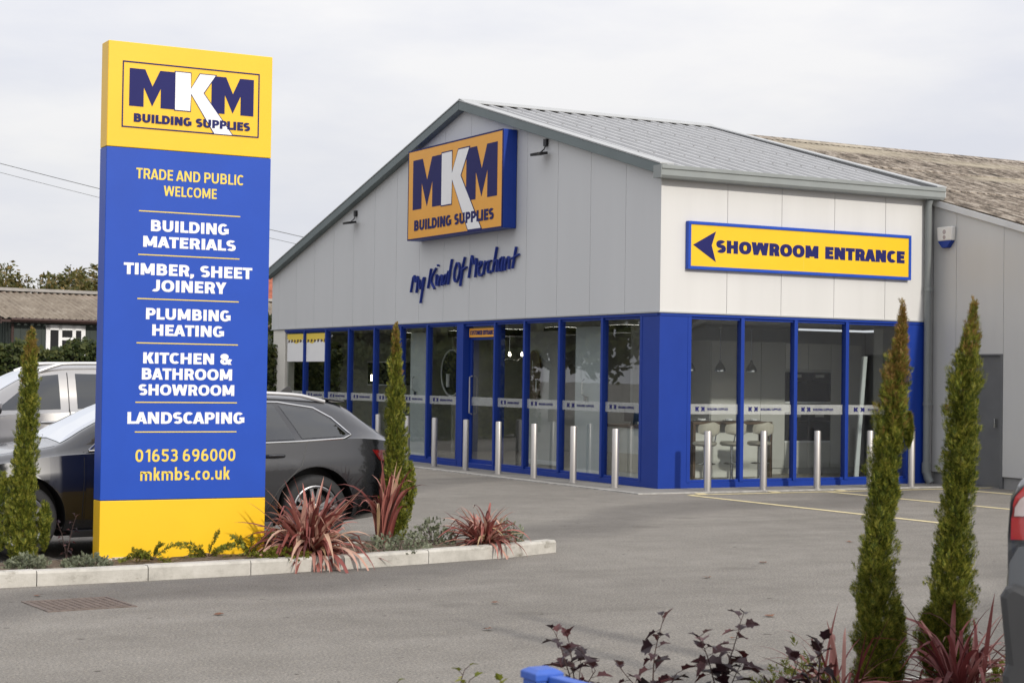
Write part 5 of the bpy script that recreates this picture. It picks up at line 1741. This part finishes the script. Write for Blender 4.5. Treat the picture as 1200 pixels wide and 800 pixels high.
def sprigs(P, A, Ln, wid, leaflets=4):
    """feathery sprays: P base (N,3), A axis (N,3), Ln length (N) -> quads"""
    n = len(P)
    B = unit(np.cross(A, unit(rng.normal(size=(n, 3)))))
    C = np.cross(A, B)
    Q = []
    def leaf(base, d, l, w_, side):
        tip = base + d * l[:, None]
        mid = base + d * (l * .5)[:, None]
        Q.append(np.stack([base, mid + side * w_[:, None], tip, mid - side * w_[:, None]], 1))
    leaf(P + A * (Ln * .3)[:, None], A, Ln * .75, wid, B)
    for k in range(leaflets):
        t = .05 + .75 * k / leaflets
        for sg in (-1, 1):
            jit = rng.uniform(.75, 1.25, n)
            d = unit(A * .8 + B * sg * .55 + C * rng.uniform(-.4, .4, n)[:, None])
            leaf(P + A * (Ln * t)[:, None], d, Ln * (.55 - .3 * t) * jit, wid * .9, unit(np.cross(d, C)))
    return np.concatenate(Q)

def cypress(name, base, tab, label, n, ln, wid, browntop=.75, shoots=(), group=None, lat=None):
    e = empty(name, base, 0, label, 'cypress tree', group)
    zb = base[2]
    tab = sorted(tab)
    z = np.array([t[0] for t in tab]) - zb; dx = np.array([t[1] for t in tab]); hw = np.array([t[2] for t in tab])
    L_ = lat if lat is not None else np.array(rt[:])
    H = z[-1]
    mb = MB()
    zz = np.linspace(-.12, H * .93, 12)
    mb.tube([tuple(L_ * np.interp(max(q, 0), z, dx) + np.array([0, 0, q])) for q in zz], [.022 * (1 - .85 * i / 11) for i in range(12)], 7)
    mb.build('trunk', M['bark'], e, smooth=True)
    # crown: spray count follows the local girth
    def shell(n, z0, z1, hwf, dxf, off=np.zeros(3)):
        zs = rng.uniform(z0, z1, n * 4)
        wt = hwf(zs); keep = rng.uniform(0, wt.max(), n * 4) < wt
        zs = zs[keep][:n]; m = len(zs)
        th = rng.uniform(0, 2 * np.pi, m)
        lump = 1 + .26 * np.sin(3 * th + zs * 9) * np.sin(zs * 13 + 1.7) + .20 * np.sin(4 * th - zs * 27) + .12 * np.sin(7 * th + zs * 47)
        rr = hwf(zs) * lump * np.sqrt(rng.uniform(.12, 1.0, m))
        O = np.stack([np.cos(th), np.sin(th), np.zeros(m)], 1)
        P = O * rr[:, None] + np.outer(dxf(zs), L_) + np.stack([np.zeros(m), np.zeros(m), zs], 1) + off
        A = unit(np.array([0, 0, 1.0]) * rng.uniform(.75, 1.3, m)[:, None] + O * rng.uniform(.2, .75, m)[:, None] + rng.normal(size=(m, 3)) * .2)
        Ln = ln * rng.uniform(.6, 1.35, m)
        P = P - A * (Ln * .6)[:, None]
        return P, A, Ln
    P, A, Ln = shell(n, .0, H * .97, lambda q: np.interp(q, z, hw) + .004, lambda q: np.interp(q, z, dx))
    k = 30                                              # leader tips at the very top
    Pt = np.stack([np.zeros(k), np.zeros(k), rng.uniform(H * .90, H * .975, k)], 1) + np.outer(np.interp(np.linspace(.9, .97, k) * H, z, dx), L_) + rng.normal(size=(k, 3)) * np.array([.006, .006, 0])
    At = unit(np.array([0, 0, 1.0]) + rng.normal(size=(k, 3)) * .15)
    P = np.concatenate([P, Pt]); A = np.concatenate([A, At]); Ln = np.concatenate([Ln, np.full(k, ln * .7)])
    for (sx, z0, z1, w_) in shoots:
        p, a, l = shell(int(n * .10), z0, z1, lambda q: w_ * np.sin(np.clip((q - z0) / (z1 - z0), .03, .97) * np.pi) ** .5, lambda q: sx + 0 * q)
        P = np.concatenate([P, p]); A = np.concatenate([A, a]); Ln = np.concatenate([Ln, l])
    br = (P[:, 2] / H + rng.normal(size=len(P)) * .08) > browntop
    for sel, mat in ((~br, M['cypress']), (br, M['cypress_tip'])):
        if sel.sum():
            Q = sprigs(P[sel], A[sel], Ln[sel], np.full(sel.sum(), wid) * rng.uniform(.7, 1.3, sel.sum()))
            o = link('crown' if mat is M['cypress'] else 'crown_tip', quads_mesh('crown', Q), mat, e)
            if mat is not M['cypress']: o['label'] = 'browning tip of the crown'
    return e

TA = [(2.159, 0.132, 0.0044), (2.076, 0.125, 0.0062), (1.976, 0.117, 0.0211), (1.824, 0.107, 0.0458), (1.694, 0.087, 0.0651), (1.477, 0.068, 0.0704), (1.216, 0.033, 0.0704), (1.086, 0.026, 0.0598), (0.956, 0.019, 0.0722), (0.782, 0.0, 0.0862), (0.609, -0.002, 0.0968), (0.392, 0.006, 0.0986), (0.175, 0.0, 0.0986)]
TB = [(2.193, 0.132, 0.0044), (2.081, 0.12, 0.0158), (1.924, 0.104, 0.044), (1.699, 0.072, 0.0827), (1.587, 0.069, 0.0704), (1.475, 0.066, 0.081), (1.206, 0.056, 0.0792), (1.071, 0.04, 0.0704), (0.937, 0.029, 0.0862), (0.667, 0.015, 0.103), (0.398, 0.005, 0.1003), (0.129, 0.0, 0.095)]
TM = [(2.256, -0.022, 0.013), (2.08, -0.012, 0.03), (1.87, -0.009, 0.058), (1.451, -0.003, 0.088), (1.031, 0.003, 0.097), (0.696, 0.008, 0.118), (0.36, 0.005, 0.134), (0.092, 0.0, 0.105)]
TL = [(2.107, 0.029, 0.011), (1.984, 0.024, 0.033), (1.803, 0.019, 0.058), (1.513, 0.016, 0.072), (1.223, 0.006, 0.083), (0.933, -0.012, 0.09), (0.643, -0.022, 0.098), (0.353, -0.018, 0.122), (0.093, 0.0, 0.095)]
GC = 'slim cypresses in the planted beds'
cypress('cypress_tree', (-9.234, -15.889, .09), TA, 'tall foreground cypress with browning tip before the end of the blue glazing', 7800, .050, .0021, .76, ((.11, .05, .5, .05), (.16, 1.30, 1.46, .018), (.06, .95, 1.2, .05)), GC)
cypress('cypress_tree', (-8.70, -15.839, .09), TB, 'foreground cypress nearest the right edge before the grey warehouse wall', 8200, .050, .0021, .92, ((-.1, .1, .45, .06),), GC)
cypress('cypress_tree', (-7.849, -7.151, .09), TM, 'slim cypress at the tail of the dark estate car', 4600, .062, .0034, .87, ((.15, .3, .75, .05),), GC)
cypress('cypress_tree', (-11.599, -7.771, .09), TL, 'slim cypress left of the totem sign before the dark car', 4600, .060, .0032, .88, ((-.19, .1, .75, .07), (.17, .1, .5, .05)), GC)

def strap_plant(name, base, label, n, length, mat, wid=.032, elev=(35, 86), az=(0, 360), droop=1.0, group=None, z_lift=0):
    e = empty(name, base, 0, label, 'phormium', group)
    vs = []; fs = []
    for i in range(n):
        a = R(random.uniform(*az)); el = R(random.uniform(*elev))
        Ln = length * random.uniform(.55, 1.12)
        w0 = wid * random.uniform(.7, 1.25)
        d = Vector((math.cos(a) * math.cos(el), math.sin(a) * math.cos(el), math.sin(el)))
        p = Vector((random.gauss(0, .035), random.gauss(0, .035), 0))
        side = Vector((-math.sin(a), math.cos(a), 0))
        roll = random.uniform(-.5, .5)
        K = 9
        bend = droop * random.uniform(.2, 1.5) * (1.25 - el / R(90) * .6)
        kink = random.random() < .30
        kk = random.randint(4, 7)
        b0 = len(vs)
        for k in range(K + 1):
            u = k / K
            wv = w0 * (0.55 + .9 * u if u < .4 else .91 * (1 - ((u - .4) / .6) ** 1.9) + .02) * .5
            nrm = d.cross(side).normalized()
            sd = side * math.cos(roll) + nrm * math.sin(roll)
            vs += [p - sd * wv + nrm * wv * .35, p.copy(), p + sd * wv + nrm * wv * .35]
            p = p + d * (Ln / K)
            g = bend * (.06 + .22 * u)
            if kink and k == kk: g += random.uniform(.7, 1.4)
            d = (d + Vector((0, 0, -1)) * g).normalized()
            side = (side - d * side.dot(d)).normalized()
        for k in range(K):
            q = b0 + k * 3
            fs += [(q, q + 1, q + 4, q + 3), (q + 1, q + 2, q + 5, q + 4)]
    me = bpy.data.meshes.new('leaf_clump'); me.from_pydata([tuple(v) for v in vs], [], fs); me.update()
    link('leaf_clump', me, mat, e, smooth=True)
    return e
GP = 'bronze phormiums in the planted beds'
random.seed(21)
strap_plant('phormium', (-9.22, -8.33, .10), 'large pink bronze phormium beside the right edge of the totem sign', 270, .70, M['phormium'], .042, (0, 80), droop=1.35, group=GP)
strap_plant('phormium', (-7.32, -8.02, .10), 'smaller pink phormium at the right tip of the planted island', 200, .47, M['phormium'], .034, (0, 78), droop=1.35, group=GP)
strap_plant('phormium', (-8.08, -7.42, .10), 'drooping bronze phormium tucked behind the island cypress', 42, .78, M['phormium'], .046, (72, 89), droop=2.4, group=GP)
strap_plant('phormium', (-8.86, -16.10, .10), 'dark bronze phormium between the two foreground cypresses', 110, .60, M['phormium_dark'], .028, (10, 80), droop=2.4, group=GP)
strap_plant('phormium', (-9.55, -15.98, .10), 'dark bronze phormium left of the tall foreground cypress', 60, .50, M['phormium_dark'], .020, (15, 80), group=GP)
strap_plant('phormium', (-8.35, -16.22, .08), 'low bronze phormium under the dark car at the right edge', 22, .50, M['phormium_dark'], .022, (15, 70), group=GP)

def tuft(name, base, label, cat, n, rad, h, mat, ln, wid, flat=.4, group=None):
    """low leafy plant of small sprays"""
    e = empty(name, base, 0, label, cat, group)
    th = rng.uniform(0, 2 * np.pi, n); r = rad * np.sqrt(rng.uniform(0, 1, n))
    z = h * rng.uniform(0, 1, n) * (1 - .65 * (r / rad) ** 2)
    P = np.stack([r * np.cos(th), r * np.sin(th), z], 1)
    A = unit(np.stack([np.cos(th) * r / rad, np.sin(th) * r / rad, np.full(n, flat + .4)], 1) + rng.normal(size=(n, 3)) * .45)
    Q = sprigs(P, A, ln * rng.uniform(.6, 1.3, n), np.full(n, wid), 3)
    link('foliage', quads_mesh('foliage', Q), mat, e)
    st = MB()
    for i in range(8):
        a = rng.uniform(0, 6.28)
        st.tube([(0, 0, -.01), (rad * .4 * math.cos(a), rad * .4 * math.sin(a), h * .35), (rad * .7 * math.cos(a), rad * .7 * math.sin(a), h * .6)], .003, 4)
    st.build('stem', M['stem'], e)
    return e
GS = 'low grey green plants in the island'
for (x, y, rd, h, lb) in ((-11.72, -8.42, .17, .12, 'small grey green plant at the foot of the left cypress'), (-11.25, -8.45, .20, .09, 'grey green plant between the left cypress and the totem'),
                          (-8.30, -8.22, .30, .17, 'grey green plant right of the large phormium'), (-7.72, -7.75, .22, .28, 'silvery plant left of the small phormium'),
                          (-7.02, -7.82, .24, .24, 'sage plant right of the small phormium at the island tip'), (-9.55, -8.45, .26, .10, 'low green plant at the right foot of the totem')):
    tuft('ground_plant', (x, y, .09), lb, 'plant', 260, rd, h, M['sage'] if 'low green' not in lb else M['limeleaf'], .045, .007, group=GS)
def spray_branches(base, label, n, length, seed):
    """low spreading conifer: arching branches with needles"""
    random.seed(seed)
    e = empty('spreading_juniper', base, 0, label, 'shrub', 'low junipers at the foot of the totem')
    P = []; A = []
    st = MB()
    for i in range(n):
        a = R(random.uniform(-10, 190)) + math.pi
        el = R(random.uniform(5, 60)); Ln = length * random.uniform(.5, 1.1)
        d = Vector((math.cos(a) * math.cos(el), .45 * math.sin(a) * math.cos(el), math.sin(el))).normalized()
        p = Vector((0, 0, .0)); pts = [p.copy()]
        for k in range(10):
            p = p + d * Ln / 10; d = (d + Vector((0, 0, -.07))).normalized(); pts.append(p.copy())
            if k > 0:
                for _ in range(3):
                    P.append(p[:]); A.append((d + Vector([random.gauss(0, .55) for _ in range(3)])).normalized()[:])
        st.tube(pts, [.004 - .0003 * k for k in range(11)], 4)
    st.build('branch', M['stem'], e)
    P = np.array(P); A = np.array(A)
    link('foliage', quads_mesh('foliage', sprigs(P, A, np.full(len(P), .05), np.full(len(P), .0045), 3)), M['limeleaf'], e)
spray_branches((-10.62, -8.22, .10), 'yellow green juniper sprays before the middle of the totem base', 9, .30, 3)
spray_branches((-10.12, -8.20, .10), 'yellow green juniper sprays at the centre right of the totem base', 10, .32, 4)
spray_branches((-9.72, -8.16, .10), 'yellow green juniper sprays beside the right corner of the totem base', 10, .30, 5)

# purple-leaved shrubs: upright stems with lobed leaves
LEAF = [(0, 0), (.16, .10), (.36, .16), (.30, .36), (.40, .52), (.20, .62), (.12, .86), (0, 1.05), (-.12, .86), (-.20, .62), (-.40, .52), (-.30, .36), (-.36, .16), (-.16, .10)]
def purple_shrub(base, label, stems, seed, h, mat=None, leaf=.115, group='purple leaved shrubs in the foreground bed'):
    random.seed(seed)
    e = empty('purple_shrub', base, 0, label, 'shrub', group)
    st = MB(); vs = []; fs = []
    for (ox, oy, hh) in stems:
        p = Vector((0, 0, 0)); d = Vector((ox * .5, oy * .5, 1)).normalized()
        pts = [p.copy()]
        K = 14
        for k in range(K):
            p = p + d * (hh / K); d = (d + Vector((random.gauss(ox * .12, .05), random.gauss(oy * .12, .05), 0))).normalized(); pts.append(p.copy())
        st.tube(pts, [.0055 * (1 - .7 * k / K) for k in range(K + 1)], 5)
        nl = int(hh / .026)
        for i in range(nl):
            u = .18 + .82 * i / max(1, nl - 1)
            q = u * K; k = min(int(q), K - 1)
            b = pts[k].lerp(pts[k + 1], q - k)
            a = i * 2.4 + random.uniform(-.5, .5)
            el = random.uniform(-.5, .6) if u < .93 else random.uniform(.5, 1.2)
            d2 = Vector((math.cos(a) * math.cos(el), math.sin(a) * math.cos(el), math.sin(el)))
            pet = b + d2 * .025
            st.tube([b, pet], .0016, 4)
            sz = leaf * random.uniform(.55, 1.15) * (1.05 - .35 * u)
            sd = d2.cross(Vector((0, 0, 1))).normalized()
            sd = (sd + Vector([random.gauss(0, .35) for _ in range(3)])).normalized()
            sd = (sd - d2 * sd.dot(d2)).normalized()
            n_ = sd.cross(d2)
            b0 = len(vs)
            curl = random.uniform(.1, .6)
            for (lx, ly) in LEAF:
                vs.append(tuple(pet + d2 * (ly * sz) + sd * (lx * sz) + n_ * (abs(lx) * sz * .45 - ly * ly * sz * curl)))
            m = len(LEAF)
            mid = len(vs); vs.append(tuple(pet + d2 * (.5 * sz) - n_ * (.25 * sz * curl)))
            for j in range(m):
                fs.append((b0 + j, b0 + (j + 1) % m, mid))
    st.build('stem', M['stem'], e, smooth=True)
    me = bpy.data.meshes.new('foliage'); me.from_pydata(vs, [], fs); me.update()
    link('foliage', me, mat or M['purple'], e, smooth=False)
purple_shrub((-11.06, -15.97, .09), 'purple leaved shrub rising beside the blue fence post', [(-.05, .0, .47), (.12, .1, .44), (.05, -.2, .36), (.3, .2, .33)], 31, .5)
purple_shrub((-10.72, -16.12, .09), 'purple leaved shrub with one straight stem in the foreground', [(.0, .0, .52), (-.25, .2, .34), (.2, -.3, .30)], 32, .5)
purple_shrub((-10.45, -16.24, .09), 'tallest purple leaved shrub with two forked stems', [(-.14, .0, .51), (.12, .0, .55), (.35, .2, .34)], 33, .55)
purple_shrub((-10.20, -16.38, .09), 'low purple leaved shrub right of the forked one', [(.1, .0, .34), (-.2, .1, .28), (.3, -.2, .30)], 34, .4)
purple_shrub((-10.02, -16.42, .09), 'purple leaved shrub beside the dark bronze phormium', [(.05, .0, .42), (.3, .1, .36)], 35, .4)
purple_shrub((-11.35, -8.2, .09), 'sparse purple leaved shrub before the dark car wheel arch', [(.1, 0, .40), (-.1, .1, .36)], 36, .4, leaf=.05)
purple_shrub((-12.03, -16.60, .045), 'low lime leaved shrub left of the blue fence post', [(.2, .2, .50), (-.3, .1, .50), (.5, -.2, .49), (0, -.3, .5), (-.6, .2, .47), (.7, .3, .47)], 37, .5, M['limeleaf'], .065, group='lime shrubs in the foreground')
spr = tuft('ground_plant', (-9.98, -16.2, .09), 'yellow green feathery plant between purple shrub and bronze phormium', 'plant', 240, .22, .36, M['limeleaf'], .05, .004, 1.2)
tuft('ground_plant', (-8.15, -15.95, .09), 'green plant at the near kerb beside the dark car', 'plant', 240, .25, .16, M['limeleaf'], .05, .006, .8)

# blue fence post and rail
def rail_fence():
    e = empty('knee_rail_fence', (-12.62, -18.38, 0), R(0), 'blue painted post and rail fence in the foreground', 'fence')
    mb = MB(); mb.box(-.041, .041, -.041, .041, 0, .825); mb.build('post', M['fence_blue'], e, bevel=.004)
    mb = MB()
    a, b = .047, .03
    mb.add([(-a, -a, .826), (a, -a, .826), (a, a, .826), (-a, a, .826), (-a, -a, .848), (a, -a, .848), (a, a, .848), (-a, a, .848), (-b, -b, .858), (b, -b, .858), (b, b, .858), (-b, b, .858)],
           [(3, 2, 1, 0)] + [(i, (i + 1) % 4, (i + 1) % 4 + 4, i + 4) for i in range(4)] + [(i + 4, (i + 1) % 4 + 4, (i + 1) % 4 + 8, i + 8) for i in range(4)] + [(8, 9, 10, 11)])
    mb.build('post_cap', M['fence_blue'], e, bevel=.003)
    mb = MB(); mb.prism([(-.008, -.05, .75), (.036, -.05, .75), (.036, -.05, .842), (-.008, -.05, .842)], (.15, -2.4, 0)); mb.build('rail', M['fence_blue'], e, bevel=.004)
    mb = MB(); mb.box(.15, .25, -2.56, -2.46, 0, .80); mb.build('post', M['fence_blue'], e, bevel=.004)
M['fence_blue'] = paint('fence_blue', (0.035, 0.105, 0.44), 0.5, var=0.12, scale=6, bump=.2, bscale=30)
rail_fence()

# scattered litter leaves
def litter():
    random.seed(5)
    spots = [(-9.6, -12.4), (-7.4, -12.6), (-11.0, -11.0), (-5.2, -9.6), (-3.0, -8.2), (-8.9, -11.2), (-2.2, -11.2), (-8.3, -13.4), (-6.4, -10.4), (-11.9, -9.5)]
    for k, (x, y) in enumerate(spots):
        s = random.uniform(.025, .05); a = random.uniform(0, 6.28)
        vs = [(s * math.cos(a + t) * (1 if i % 2 else .55), s * math.sin(a + t) * (1 if i % 2 else .55), .004 + .012 * random.random()) for i, t in enumerate(np.linspace(0, 6.28, 9)[:-1])]
        me = bpy.data.meshes.new('fallen_leaf'); me.from_pydata(vs, [], [tuple(range(8))]); me.update()
        o = link('fallen_leaf', me, M['dryleaf']); o.location = (x, y, .004)
        tag(o, 'tiny dry brown leaf lying on the asphalt road', 'leaf', 'fallen leaves on the road')
litter()

# ================================================================== BACKGROUND
def leaf_blob(centers, radii, n, size):
    """many leaf faces spread through lumpy ellipsoids"""
    C = np.array(centers, float); Rr = np.array(radii, float)
    vol = Rr.prod(1) ** (2 / 3); pr = vol / vol.sum()
    k = rng.choice(len(C), n, p=pr)
    d = unit(rng.normal(size=(n, 3)))
    r = rng.uniform(.35, 1.0, n) ** .45 * (1 + .12 * np.sin(d[:, 0] * 7 + k) + .12 * np.sin(d[:, 2] * 9 + 2 * k))
    P = C[k] + d * r[:, None] * Rr[k]
    nn = unit(d + rng.normal(size=(n, 3)) * .7)
    t = unit(np.cross(nn, rng.normal(size=(n, 3)))); b = np.cross(nn, t)
    s = size * rng.uniform(.5, 1.4, n)[:, None]
    return np.stack([P - t * s, P - b * s * .6, P + t * s, P + b * s * .6], 1)

def bg_tree(base, h, rad, label, mat, n=2600, size=.22, seed=1, group=None):
    global rng
    rng = np.random.default_rng(seed); random.seed(seed)
    e = empty('tree', base, 0, label, 'tree', group)
    cs = []; rs = []
    for i in range(11):
        a = random.uniform(0, 6.28); q = random.uniform(.1, .8) * rad
        zc = h * random.uniform(.42, .86)
        cs.append((q * math.cos(a), q * math.sin(a), zc)); rr = rad * random.uniform(.3, .55); rs.append((rr, rr, rr * random.uniform(.7, 1.0)))
    mb = MB()
    mb.tube([(0, 0, -.1), (.05, 0, h * .2), (0, .1, h * .45), (.1, 0, h * .7)], [h * .035, h * .028, h * .02, h * .008], 8)
    for c in cs[:7]:
        mb.tube([(0, .05, h * .3), (c[0] * .5, c[1] * .5, (h * .3 + c[2]) * .52), c], [h * .014, h * .009, h * .003], 6)
    mb.build('trunk', M['bark'], e, smooth=True)
    link('crown', quads_mesh('crown', leaf_blob(cs, rs, n, size)), mat, e)
    return e

def hedge(p0, p1, wd, h, label, n, z0=0.0, seed=2):
    global rng
    rng = np.random.default_rng(seed)
    p0 = Vector(p0); p1 = Vector(p1); Ln = (p1 - p0).length; d = (p1 - p0).normalized(); q = Vector((-d.y, d.x))
    e = empty('hedge', (p0.x, p0.y, z0), math.atan2(d.y, d.x), label, 'hedge')
    u = rng.uniform(0, Ln, n); v = rng.uniform(-1, 1, n); zz = rng.uniform(0, 1, n) ** .8
    face = rng.uniform(0, 1, n)
    top = h * (1 + .045 * np.sin(u * 2.1) + .04 * np.sin(u * 5.3 + 1) + rng.normal(size=n) * .02)
    y = np.where(face < .6, -wd / 2 * (1 + .10 * np.sin(u * 3.1 + zz * 4)), v * wd / 2)
    z = np.where(face < .6, zz * top, top * rng.uniform(.86, 1.0, n))
    P = np.stack([u, y, z], 1)
    nn = unit(np.stack([rng.normal(size=n) * .6, np.full(n, -.7), np.full(n, .7)], 1) + rng.normal(size=(n, 3)) * .6)
    t = unit(np.cross(nn, rng.normal(size=(n, 3)))); b = np.cross(nn, t); s = .075 * rng.uniform(.5, 1.4, n)[:, None]
    link('foliage', quads_mesh('foliage', np.stack([P - t * s, P - b * s * .6, P + t * s, P + b * s * .6], 1)), M['hedge'], e)
    mb = MB()
    for k in range(int(Ln / .6)):
        x = .3 + k * .6
        mb.tube([(x, 0, -.05), (x + .08, 0, h * .4), (x - .05, .05, h * .8)], [.04, .03, .012], 5)
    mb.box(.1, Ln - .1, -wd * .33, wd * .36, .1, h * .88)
    mb.build('stem', M['hedge_core'], e)
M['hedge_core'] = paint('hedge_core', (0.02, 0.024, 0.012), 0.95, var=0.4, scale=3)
hedge((-9.5, 21.6), (1.6, 16.2), 1.2, 2.34, 'long clipped dark green hedge before the green shed', 16000)

def shed():
    corner = (-4.111, 25.856); ze = 3.19
    ed = (rt * .81 + Vector((fw.x, fw.y, 0)).normalized() * .58).normalized()
    e = empty('shed', (corner[0], corner[1], 0), math.atan2(ed.y, ed.x), 'dark green boarded shed with grey brown corrugated roof and white window', 'shed')
    Ln, Dp = 16.0, 6.0
    # local: x along the eave (away to the right), y back (left)
    mb = MB()
    mb.prism([(x, 0, z) for x, z in [(0, 0), (Ln, 0), (Ln, ze - .05), (0, ze - .05)]], (0, .08, 0))
    mb.prism([(0, y, z) for y, z in [(.081, 0), (Dp, 0), (Dp, ze - .05), (Dp / 2, ze + .78), (.081, ze - .02)]][::-1], (.08, 0, 0))
    k = 0
    x = .1
    while x < Ln:
        mb.box(x, x + .03, -.015, -.001, 0, ze - .06); x += .2
    y = .2
    while y < Dp:
        zt = ze - .02 + .78 * (1 - abs(y - Dp / 2) / (Dp / 2)); mb.box(-.015, -.001, y, y + .03, 0, zt - .05); y += .2
    mb.build('wall', M['shed_green'], e)
    mb = MB()
    xs = np.arange(-.35, Ln, .045); hz = .03 * np.sin(2 * np.pi * xs / .19)
    rise = .82
    for sgn in (0, 1):
        rows = ((-.32, ze - .06), (Dp / 2, ze + rise)) if sgn == 0 else ((Dp / 2, ze + rise), (Dp + .3, ze - .06))
        vs = [(x_, rows[0][0], rows[0][1] + h) for x_, h in zip(xs, hz)] + [(x_, (rows[0][0] + rows[1][0]) / 2, (rows[0][1] + rows[1][1]) / 2 + h + .008) for x_, h in zip(xs, hz)] + [(x_, rows[1][0], rows[1][1] + h) for x_, h in zip(xs, hz)]
        n = len(xs)
        mb.add(vs, [(r_ * n + i, r_ * n + i + 1, (r_ + 1) * n + i + 1, (r_ + 1) * n + i) for r_ in (0, 1) for i in range(n - 1)])
    mb.build('roof', M['shed_roof'], e, recalc=False)
    mb = MB(); mb.prism([(-.4, Dp / 2 - .2, ze + rise), (-.4, Dp / 2, ze + rise + .1), (-.4, Dp / 2 + .2, ze + rise)], (Ln + .4, 0, 0)); mb.build('ridge_tile', M['pale_fibre'], e)
    mb = MB(); mb.prism([(-.38, -.33, ze - .22), (-.38, Dp / 2, ze + rise - .18), (-.38, Dp / 2, ze + rise - .02), (-.38, -.33, ze - .07)], (.03, 0, 0)); mb.box(-.35, Ln, -.33, -.30, ze - .17, ze - .10); mb.build('fascia', M['stem'], e)
    # window
    def loc(P): return None
    x0, x1, z0, z1 = 1.0, 2.14, 2.0, 2.98
    mb = MB()
    for q in ((x0, x1, z0, z0 + .08), (x0, x1, z1 - .14, z1), (x0, x0 + .12, z0, z1), (x1 - .12, x1, z0, z1), (x0 + .36, x0 + .46, z0, z1), (x0 + .76, x0 + .86, z0, z1), (x0 + .46, x0 + .76, z0 + .56, z0 + .64)):
        mb.box(q[0], q[1], -.07, -.016, q[2], q[3])
    w_ = mb.build('window', M['letter_white'], e)
    mb = MB(); mb.box(x0 + .05, x1 - .05, -.04, -.03, z0 + .05, z1 - .05); mb.build('pane', M['oven'], w_)
    mb = MB(); mb.tube([(.05, -.05, .3), (.05, -.05, ze - .2)], .04, 8); mb.tube([(-.1, -.36, ze - .10), (Ln, -.36, ze - .10)], .045, 8); mb.build('gutter', M['stem'], e)
M['pale_fibre'] = paint('pale_fibre', (0.24, 0.22, 0.195), 0.9, var=0.2, scale=5)
shed()

GT = 'autumn trees beyond the shed'
for k, (a, D, h, rd, lb) in enumerate(((-1.5, 62, 7.7, 3.9, 'green tree top over the left end of the shed roof'), (2.6, 66, 8.0, 3.9, 'olive tree behind the shed roof at far left'), (5.8, 62.0, 7.3, 4.2, 'rusty autumn tree behind the middle of the shed roof'),
                                       (8.8, 64, 7.2, 3.8, 'olive autumn tree behind the right end of the shed roof'), (12.2, 62, 6.7, 3.6, 'far tree hidden behind the upper part of the totem'))):
    bg_tree((a, D, -.3), h, rd, lb, M['autumn'] if k else M['darktree'], 11000, .115, 40 + k, GT)

def far_house():
    e = empty('house', (10.4, 44.5, 0), R(-25), 'far house with red tiled roof in the gap beside the gable', 'house')
    mb = MB(); mb.box(-3, 5, 0, 5, 0, 4.4); mb.build('wall', M['kerb'], e)
    mb = MB(); mb.prism([(-3.2, -.3, 4.41), (-3.2, 2.5, 6.0), (-3.2, 5.3, 4.41)], (8.4, 0, 0)); mb.build('roof', M['red_tile'], e)
    mb = MB(); mb.box(-2, -1, -.02, .0, 2.4, 3.6); mb.build('window', M['oven'], e)
far_house()
bg_tree((3.2, 21.5, 0), 3.4, 1.4, 'dark bushy tree in the gap between totem and gable', M['hedge'], 2600, .12, 61)

# cables
for k, (z0, lb) in enumerate(((7.6, 'upper overhead cable crossing the sky behind the totem'), (7.36, 'lower overhead cable crossing the sky behind the totem'))):
    a = Vector((-9.0, 25.2, z0 + .55)); b = Vector((4.6, 17.6, z0 - 3.05 + .03 * k))
    P = []
    for i in range(25):
        u = i / 24
        p = a.lerp(b, u); p.z -= .12 * math.sin(u * math.pi); P.append(p)
    mb = MB(); mb.tube([p - a for p in P], (.009 if k == 0 else .006), 5)
    o = mb.build('overhead_cable', M['door_grey']); o.location = a
    tag(o, lb, 'cable', 'overhead cables')

# out of frame, seen only in the window glass: trees to the left, brick house across the road
GR = 'dark trees reflected in the gable glass'
for k, (x, y, h, rd) in enumerate(((-15, 33, 7.0, 4.2), (-12, 39, 7.8, 4.6), (-17.5, 43, 8.5, 4.8), (-14, 49, 8.5, 4.8), (-19, 36, 7.5, 4.4), (-18.5, 53, 9.5, 5.2), (-12.5, 57, 9.5, 5.2))):
    bg_tree((x, y, -.2), h, rd, 'dark leafy tree mirrored in the gable front glass', M['darktree'], 5200, .21, 80 + k, GR)
def brick_house():
    e = empty('brick_house', (21.5, -30.5, 0), 0, 'brick house with white windows mirrored in the side glass', 'house')
    mb = MB(); mb.box(-8, 8, -6, 0, 0, 4.2); mb.build('wall', M['brick'], e)
    mb = MB(); mb.prism([(-8.3, .4, 4.21), (-8.3, -3, 6.2), (-8.3, -6.4, 4.21)], (16.6, 0, 0)); mb.build('roof', M['red_tile'], e)
    for x in (-6, -3, 0, 3, 6):
        mb = MB()
        for q in ((-.6, .6, 1.0, 1.1), (-.6, .6, 2.5, 2.6), (-.6, -.5, 1.1, 2.5), (.5, .6, 1.1, 2.5), (-.05, .05, 1.1, 2.5)):
            mb.box(x + q[0], x + q[1], .0, .06, q[2], q[3])
        w_ = mb.build('window', M['letter_white'], e)
        mb = MB(); mb.box(x - .5, x + .5, .01, .02, 1.1, 2.5); mb.build('pane', M['oven'], w_)
brick_house()
